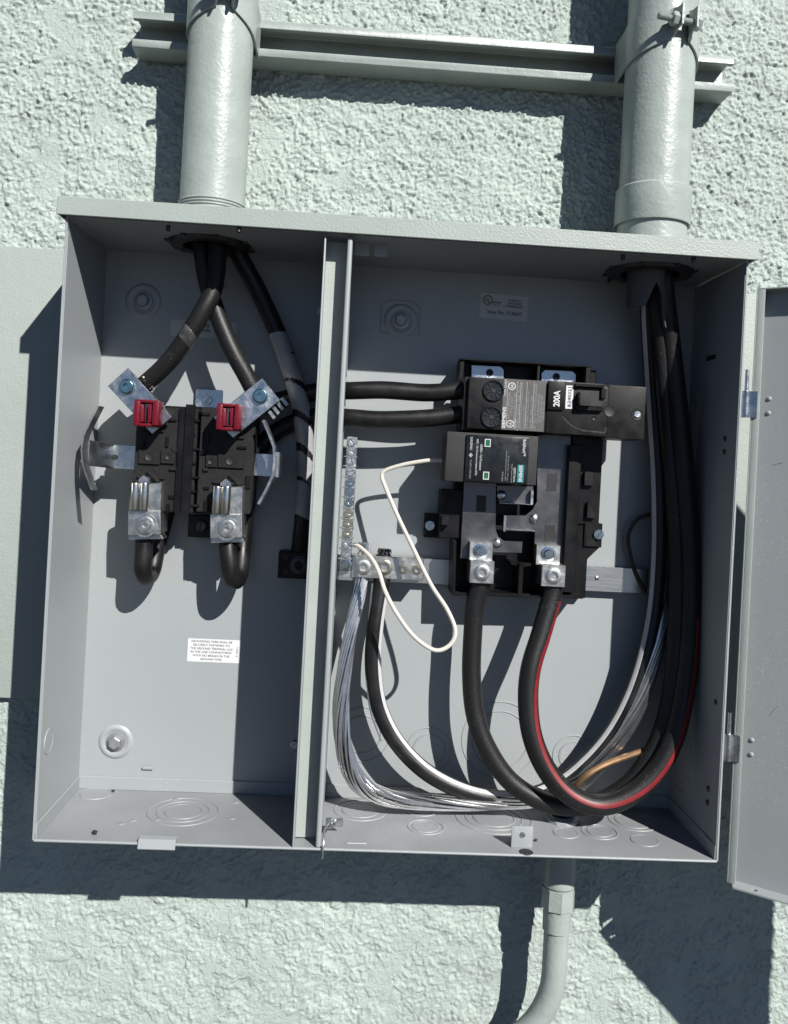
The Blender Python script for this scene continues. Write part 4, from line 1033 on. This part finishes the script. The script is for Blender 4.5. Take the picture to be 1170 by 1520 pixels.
for u, v in ((724, 657.5), (721.5, 706)):
    c = A(u, v, LFd); bm = nb(); hw, hh_ = 0.0026, 0.0034
    for lo, hi in (((-hw, -hh_), (hw, -hh_ + 0.0007)), ((-hw, hh_ - 0.0007), (hw, hh_)), ((-hw, -hh_ + 0.0007), (-hw + 0.0007, hh_ - 0.0007)), ((hw - 0.0007, -hh_ + 0.0007), (hw, hh_ - 0.0007))):
        box(bm, (c.x + lo[0], c.y - 0.0006, c.z + lo[1]), (c.x + hi[0], c.y + 0.0002, c.z + hi[1]))
    wf = obj('indicator_frame', bm, 'print_white', lab, None)
    bm = nb(); box(bm, (c.x - hw + 0.0007, c.y - 0.0002, c.z - hh_ + 0.0007), (c.x + hw - 0.0007, c.y + 0.0002, c.z + hh_ - 0.0007)); obj('indicator_window', bm, 'green_window', wf, None)

# ================================================================== NEUTRAL BAR AND STRAP
nbx = (A(524, 656, 0.036).x + A(512, 837, 0.036).x) / 2
nb_t = thing('neutral_bar', (nbx, -0.012, A(513, 845, .036).z), 'slim upright neutral bar with thirteen screws beside the divider', 'terminal bar')
zt_, zb_ = A(524, 648, 0.036).z, A(511, 846, 0.036).z
bm = nb(); box(bm, (nbx - 0.0048, -0.036, zb_), (nbx + 0.0048, -0.024, zt_), 0.0005); bar = obj('bar', bm, 'aluminium', nb_t)
heads = {k: slot_head(0.0040, 0.0024, 0.0009, m, ang=a_) for k, m, a_ in (('a', 'zinc', 2.3), ('b', 'blue_zinc', 0.6), ('c', 'brass_zinc', 0.15), ('d', 'zinc', 1.2))}
for k, v in enumerate((656, 670, 684, 700, 716, 730, 746, 762, 776, 791, 807, 822)):
    key = 'adaabbb'[k] if k < 7 else ('c' if k < 10 else 'd')
    z = A(518, v, 0.036).z
    inst('screw', heads[key], (nbx + 0.0002, -0.036, z), bar, (0, (k * 1.7) % 3 if key != 'c' else 0.05 * k, 0))
    bm = nb(); zz = z - 0.0047
    box(bm, (nbx - 0.0068, -0.0375, zz - 0.0005), (nbx + 0.0056, -0.030, zz + 0.0005), 0.0002); obj('bar_rib', bm, 'aluminium', bar)
inst('hex_screw', hex_head(0.0042, 0.004, 'blue_zinc'), (nbx - 0.0002, -0.036, A(514, 837, 0.036).z), bar)
bm = nb(); bx_ = A(516, 560, 0.03).x
box(bm, (bx_ - 0.0024, -0.036, zb_ - 0.004), (bx_ - 0.0008, -0.006, A(517, 548, 0.03).z), 0.0002); obj('bar_bracket', bm, 'web_paint', nb_t)

nsp = thing('neutral_strap', A(730, 866, 0.004), 'flat aluminium neutral strap with a four screw lug block, running behind the bus panel', 'bus strap')
bm = nb(); p = A(413, 835, 0.010); pl_, pr_ = A(500, 826, 0.0115), A(960, 881, 0.0115)
zt2, zb2 = A(628, 829, 0.0115).z, A(628, 866, 0.0115).z
box(bm, (A(440, 830, .0115).x, -0.0115, zb2), (pr_.x, -0.0085, zt2), 0.0003); stp = obj('strap', bm, 'brushed_aluminium', nsp)
bm = nb(); c = A(886, 858, 0.0115); revolve(bm, c, OUT, [(0.0022, 0), (0.0018, 0.0006), (0, 0.0007)], 14); obj('rivet', bm, 'aluminium', stp, 60)
bm = nb(); pbox(bm, 523, 824, 628, 862, 0.0116, 0.032, 0.0006); lb = obj('lug_block', bm, 'aluminium', nsp)
bm = nb(); pbox(bm, 503, 846, 524, 862, 0.0116, 0.030, 0.0005); obj('block_end', bm, 'aluminium', lb)
big_sc = socket_head(0.0062, 0.0014, 0.0036, 'aluminium', depth=3.5, collar=0.0008); mid_sc = socket_head(0.0066, 0.0016, 0.0040, 'brass_zinc', depth=3.5, sides=12, collar=0.0008); sm_sc = socket_head(0.0034, 0.0012, 0.0020, 'brass_zinc', depth=3.0, collar=0.0012)
inst('set_screw', big_sc, A(540, 842, .0322), lb); inst('set_screw', mid_sc, A(571, 842, .0322), lb); inst('set_screw', sm_sc, A(598.5, 844.5, .0322), lb); inst('set_screw', sm_sc, A(619, 846, .0322), lb)
bm = nb(); pbox(bm, 414, 818, 455, 860, 0.004, 0.024, 0.0008); lk = obj('insulated_lug', bm, 'black_plastic', nsp, label='black lug block at the left end, behind the divider')
inst('set_screw', socket_head(0.0072, 0.0016, 0.0046, 'dark_steel', depth=3.0, collar=0.001), A(444, 839, .0242), lk); 
for u, v in ((423, 827), (423, 849)):
    o = inst('screw_hole', hole_m, A(u, v, .0242), lk); o.scale = (0.9, 1, 0.9)

# ================================================================== CABLES
def cable(name, P, r, m, label, cat='cable', group=None, n=16, seg=8):
    pts = spline([A(*q) for q in P], seg)
    bm = nb(); tube(bm, pts, r, n)
    o = obj(name, bm, m)
    setp(o, label, cat, group)
    return o, pts
g1 = 'incoming line cables in the left compartment'
def over(c, dz): return (c.x, c.y, H + dz)
def cable_w(name, P, r, m, label, cat='cable', group=None, n=16, seg=8):
    pts = spline(P, seg); bm = nb(); tube(bm, pts, r, n); o = obj(name, bm, m); setp(o, label, cat, group); return o, pts
ca1, PT1 = cable_w('line_cable', [(HUBL.x + 0.006, HUBL.y - 0.006, H + 0.09), (HUBL.x + 0.005, HUBL.y - 0.006, H + 0.03), A(323, 370, .058), A(318, 425, .061), A(301, 462, .064), A(273, 508, .061), A(245, 543, .055), A(218, 568, .049), A(205, 580, .047)],
                 0.0079, 'cable_dusty', 'incoming black cable clamped in the left upper lug of the meter socket', group=g1)
ca2, _ = cable_w('line_cable', [(HUBL.x - 0.013, HUBL.y + 0.004, H + 0.09), (HUBL.x - 0.013, HUBL.y + 0.004, H + 0.03), A(300, 370, .046), A(308, 420, .046), A(324, 470, .048), A(345, 520, .050), A(368, 562, .049), A(382, 590, .047)],
                 0.0079, 'cable_dusty', 'incoming black cable clamped in the right upper lug of the meter socket', group=g1)
ca3, pt3 = cable_w('line_cable', [(HUBL.x + 0.011, HUBL.y + 0.012, H + 0.09), (HUBL.x + 0.012, HUBL.y + 0.012, H + 0.03), A(352, 372, .036), A(380, 425, .030), A(409, 487, .026), A(432, 550, .024), A(449, 620, .023), A(454, 700, .022), A(450, 770, .020), A(444, 825, .014)],
                 0.0080, 'cable_black', 'incoming black cable wrapped in pale grey tape beside the divider', group=g1)
# tape wraps, cut obliquely
def wrap(pts, r, i0, i1, slant, parent, m='tape_grey'):
    bm = nb(); T = tangents(pts); n = 18; rows = []
    u = frame(T[i0])[1]; L = i1 - i0
    S_ = 10
    for k in range(S_ + 1):
        row = []
        for j in range(n):
            a = 2 * math.pi * j / n
            f = i0 + (L) * k / S_ + slant * math.cos(a + 0.6); f = max(0, min(len(pts) - 1.001, f)); i = int(f)
            pp = pts[i].lerp(pts[i + 1], f - i); t = T[i].lerp(T[i + 1], f - i).normalized()
            uu = (Vector((1, 0, 0)) - t * t.x).normalized(); vv = t.cross(uu)
            row.append(bm.verts.new(pp + (uu * math.cos(a) + vv * math.sin(a)) * (r + (0.0004 if 0 < k < S_ else -0.0001))))
        rows.append(row)
    for a_, b_ in zip(rows, rows[1:]):
        for j in range(n): bm.faces.new((a_[j], a_[(j + 1) % n], b_[(j + 1) % n], b_[j]))
    return obj('tape_wrap', bm, m, parent, 60)
for i0, i1, sl in ((33, 37, 0.4), (37, 42, 0.9), (43, 48, 1.5), (49, 53, 1.4), (54, 58, 1.3), (58, 64, 0.8)):
    wrap(pt3, 0.0080, int(i0), int(i1), sl, ca3)
wrap(PT1, 0.0079, 37, 40, 0.8, ca1, 'cable_smear')
# frayed end at the left lug
bm = nb()
q = [A(222, 566, .053), A(216, 571, .052), A(208, 578, .050)]
strands(bm, spline(q, 4), 0.0066, 0.0011, 14, 0.15, seed=4); obj('conductor', bm, 'dark_steel', ca1)

g2 = 'load cables from the meter socket to the main breaker'
cable('load_cable', [(214, 792, .042), (213, 822, .044), (212, 846, .043), (217, 856, .034), (226, 846, .020), (236, 800, .011), (262, 720, .010), (320, 640, .011), (380, 606, .012), (440, 588, .014), (480, 580, .026), (520, 580, .040), (570, 579, .043), (630, 583, .044), (668, 581, .045), (705, 577, .046)],
      0.0080, 'cable_black', 'upper black cable running behind the divider into the main breaker', group=g2, seg=7)
cable('load_cable', [(338, 798, .042), (340, 828, .046), (343, 852, .046), (349, 862, .040), (356, 850, .028), (360, 805, .016), (364, 740, .010), (378, 680, .011), (405, 645, .012), (445, 624, .014), (480, 618, .026), (520, 620, .041), (565, 623, .044), (630, 621, .045), (668, 617, .045), (705, 613, .046)],
      0.0080, 'cable_black', 'lower black cable running behind the divider into the main breaker', group=g2, seg=7)

g3 = 'feeder cables from the right conduit'
def upR(dx, dy): return [(HUBR.x + dx, HUBR.y + dy, H + 0.03), (HUBR.x + dx, HUBR.y + dy, H + 0.09)]
def feeder(name, P, top, r, m, label, seg=7):
    return cable_w(name, [A(*q) for q in P] + top, r, m, label, group=g3, n=20, seg=seg)
N_, nP = feeder('feeder_cable', [(570, 824, .022), (566, 870, .026), (557, 930, .032), (554, 990, .034), (563, 1050, .034), (590, 1103, .036), (636, 1148, .038), (697, 1177, .038), (760, 1186, .036), (820, 1170, .034), (868, 1136, .034), (912, 1083, .034), (946, 1012, .032), (968, 925, .030), (977, 830, .030), (977, 720, .028), (970, 600, .024), (963, 480, .038), (962, 420, .046)],
                upR(-0.010, -0.004), 0.0076, 'cable_black', 'black feeder cable with a white stripe, landed on the neutral lug block')
bm = nb(); stripe(bm, nP, 0.0076, [(.85, -.5, .1), (.8, -.6, .2), (.6, -.6, .6), (.1, -.6, .8), (-.4, -.5, .7), (-.75, -.6, .3), (-.8, -.6, 0), (-.8, -.6, 0), (-.7, -.7, 0)], 0.31, i0=8); obj('stripe', bm, 'white_stripe', N_)
bm = nb(); strands(bm, spline([A(571, 800, .022), A(570, 826, .022)], 4), 0.0052, 0.0013, 12, 0.1); 
bm.free()
A_, aP = feeder('feeder_cable', [(716, 862, .044), (706, 892, .043), (702, 940, .042), (700, 1000, .043), (705, 1058, .045), (722, 1108, .048), (755, 1157, .051), (800, 1187, .053), (848, 1197, .054), (895, 1188, .054), (938, 1160, .053), (972, 1112, .051), (993, 1050, .049), (1003, 970, .046), (1006, 860, .042), (1001, 740, .038), (990, 600, .036), (978, 480, .045), (973, 420, .052)],
                upR(0.002, -0.009), 0.0086, 'cable_dusty', 'plain black feeder cable clamped in the left lug of the bus panel')
R_, rP = feeder('feeder_cable', [(822, 868, .044), (817, 894, .045), (803, 942, .050), (788, 992, .056), (784, 1040, .060), (790, 1092, .064), (810, 1140, .067), (842, 1177, .069), (884, 1195, .070), (928, 1184, .069), (970, 1150, .066), (1000, 1096, .062), (1017, 1020, .057), (1025, 930, .052), (1024, 810, .047), (1013, 670, .044), (999, 540, .043), (989, 460, .052), (985, 415, .060)],
                upR(0.011, 0.001), 0.0091, 'cable_dusty', 'black feeder cable with a red stripe, clamped in the right lug of the bus panel')
bm = nb(); stripe(bm, rP, 0.0091, [(.85, -.5, 0), (.75, -.65, .2), (.45, -.8, .4), (.0, -.9, .35), (.2, -.95, .0), (.45, -.88, .0), (.55, -.85, 0), (.8, -.6, 0), (.95, -.2, 0)], 0.24, i0=6, i1=int(len(rP) * 0.66)); obj('stripe', bm, 'red_stripe', R_)

# bare stranded ground
GP = [(541, 806, .022), (540, 830, .022), (536, 868, .026), (522, 930, .034), (511, 995, .040), (506, 1060, .044), (513, 1120, .046), (534, 1163, .046), (575, 1184, .044), (640, 1190, .042), (715, 1192, .040), (790, 1187, .040), (855, 1166, .042), (905, 1118, .043), (942, 1060, .042), (970, 985, .036), (991, 890, .027), (1000, 760, .024), (994, 600, .028), (980, 460, .040), (972, 415, .046)]
gpts = spline([A(*q) for q in GP] + upR(-0.003, 0.010), 7)
gt = thing('ground_cable', gpts[60], 'bare stranded aluminium ground cable sweeping along the cabinet floor', 'cable', g3)
bm = nb(); strands(bm, gpts, 0.0060, 0.00130, 22, 2.6, spread=lambda f: 0.80 + 0.35 * math.exp(-((f - 0.30) / 0.09) ** 2) + 0.15 * math.exp(-((f - 0.5) / 0.15) ** 2), seed=3)
so = obj('strands', bm, 'strand', gt, 60)
# loose single strand beside the striped cable
bm = nb(); tube(bm, spline([A(553, 866, .030), A(547, 930, .034), A(544, 985, .036), A(549, 1050, .038), A(566, 1100, .040)], 6), 0.0009, 6); obj('loose_strand', bm, 'strand', gt)
# stub ends above the lug block
bm = nb(); strands(bm, spline([A(571, 815, .022), A(570, 828, .022)], 3), 0.0050, 0.0014, 12, 0.08); obj('conductor', bm, 'dark_steel', N_)

# small wires
wv, _ = cable('white_wire', [(526, 809, .036), (534, 812, .042), (551, 828, .054), (563, 850, .062), (572, 878, .068), (590, 912, .074), (615, 945, .079), (645, 965, .081), (667, 958, .080), (676, 937, .078), (664, 905, .073), (640, 868, .064), (614, 815, .054), (590, 765, .045), (573, 725, .040), (567, 707, .038), (573, 698, .038), (598, 690, .040), (625, 685, .042), (645, 683, .043), (668, 684, .044)],
              0.0019, 'white_wire', 'thin white looping wire from the neutral bar to the surge protector', 'wire', n=10)
bm = nb(); revolve(bm, A(527, 809, .0375), (1, -0.3, 0), [(0.0015, -0.003), (0.0022, 0), (0.0021, 0.002)], 10); obj('stripped_end', bm, 'zinc', wv)
cw, _ = cable('copper_wire', [(838, 1196, .040), (850, 1172, .058), (868, 1153, .066), (886, 1141, .066), (905, 1132, .062), (930, 1123, .054), (955, 1114, .044)], 0.0027, 'copper', 'short bare copper wire crossing in front of the feeder cables', 'wire', n=10)
cable('brown_wire', [(990, 762, .018), (968, 763, .016), (947, 770, .013), (935, 786, .011), (932, 805, .010), (939, 838, .011), (951, 866, .013), (964, 888, .018), (985, 905, .022)], 0.0021, 'brown_wire', 'thin brown wire looped behind the right-hand feeder cables', 'wire', n=10)

# torn grey sleeve under the right conduit
sl = nb(); r0 = 0.0185; n = 40; zt = H + 0.012
c = Vector((HUBR.x - 0.001, HUBR.y, 0)); rows = []
for k in range(n + 1):
    a = -math.pi * 1.25 + 1.5 * math.pi * k / n
    f = k / n
    low = [(0.0, .030), (.25, .034), (.42, .034), (.52, .012), (.60, .022), (.68, .050), (.85, .052), (1.0, .050)]
    for (f0, l0), (f1, l1) in zip(low, low[1:]):
        if f0 <= f <= f1: L = l0 + (l1 - l0) * (f - f0) / (f1 - f0)
    ca_, sa_ = math.cos(a), math.sin(a)
    rows.append([sl.verts.new((c.x + ca_ * r, c.y + sa_ * r, z)) for r, z in ((r0, zt), (r0 * 0.97, H - L), (r0 * 0.97 - 0.0014, H - L), (r0 - 0.0014, zt))])
for a_, b_ in zip(rows, rows[1:]):
    for k in range(4): sl.faces.new((a_[k], a_[(k + 1) % 4], b_[(k + 1) % 4], b_[k]))
setp(obj('cable_sleeve', sl, 'sleeve_grey', None, 50), 'torn grey plastic sleeve round the feeder cables under the right conduit', 'cable sleeve')

# bits of debris on the cabinet floor
bits = [(140, 1236), (168, 1174), (925, 1197), (795, 1247)]
for k, (u, v) in enumerate(bits):
    bm = nb(); c = AZ(u, v, FZ + 0.001); rr = random.Random(k)
    bmesh.ops.create_icosphere(bm, subdivisions=1, radius=0.0017 if k else 0.0028, matrix=Matrix.Translation(c))
    for vv in bm.verts: vv.co = c + (vv.co - c) * rr.uniform(0.6, 1.2); vv.co.z = max(FZ, vv.co.z)
    setp(obj('debris_crumb', bm, 'debris', None, None), ('largest dark crumb on the left cabinet floor near the front edge', 'tiny dark crumb on the left cabinet floor near the back corner', 'tiny dark crumb on the right cabinet floor under the striped cables', 'tiny dark crumb beside the front tab on the cabinet floor')[k], 'debris')

bpy.context.view_layer.update()
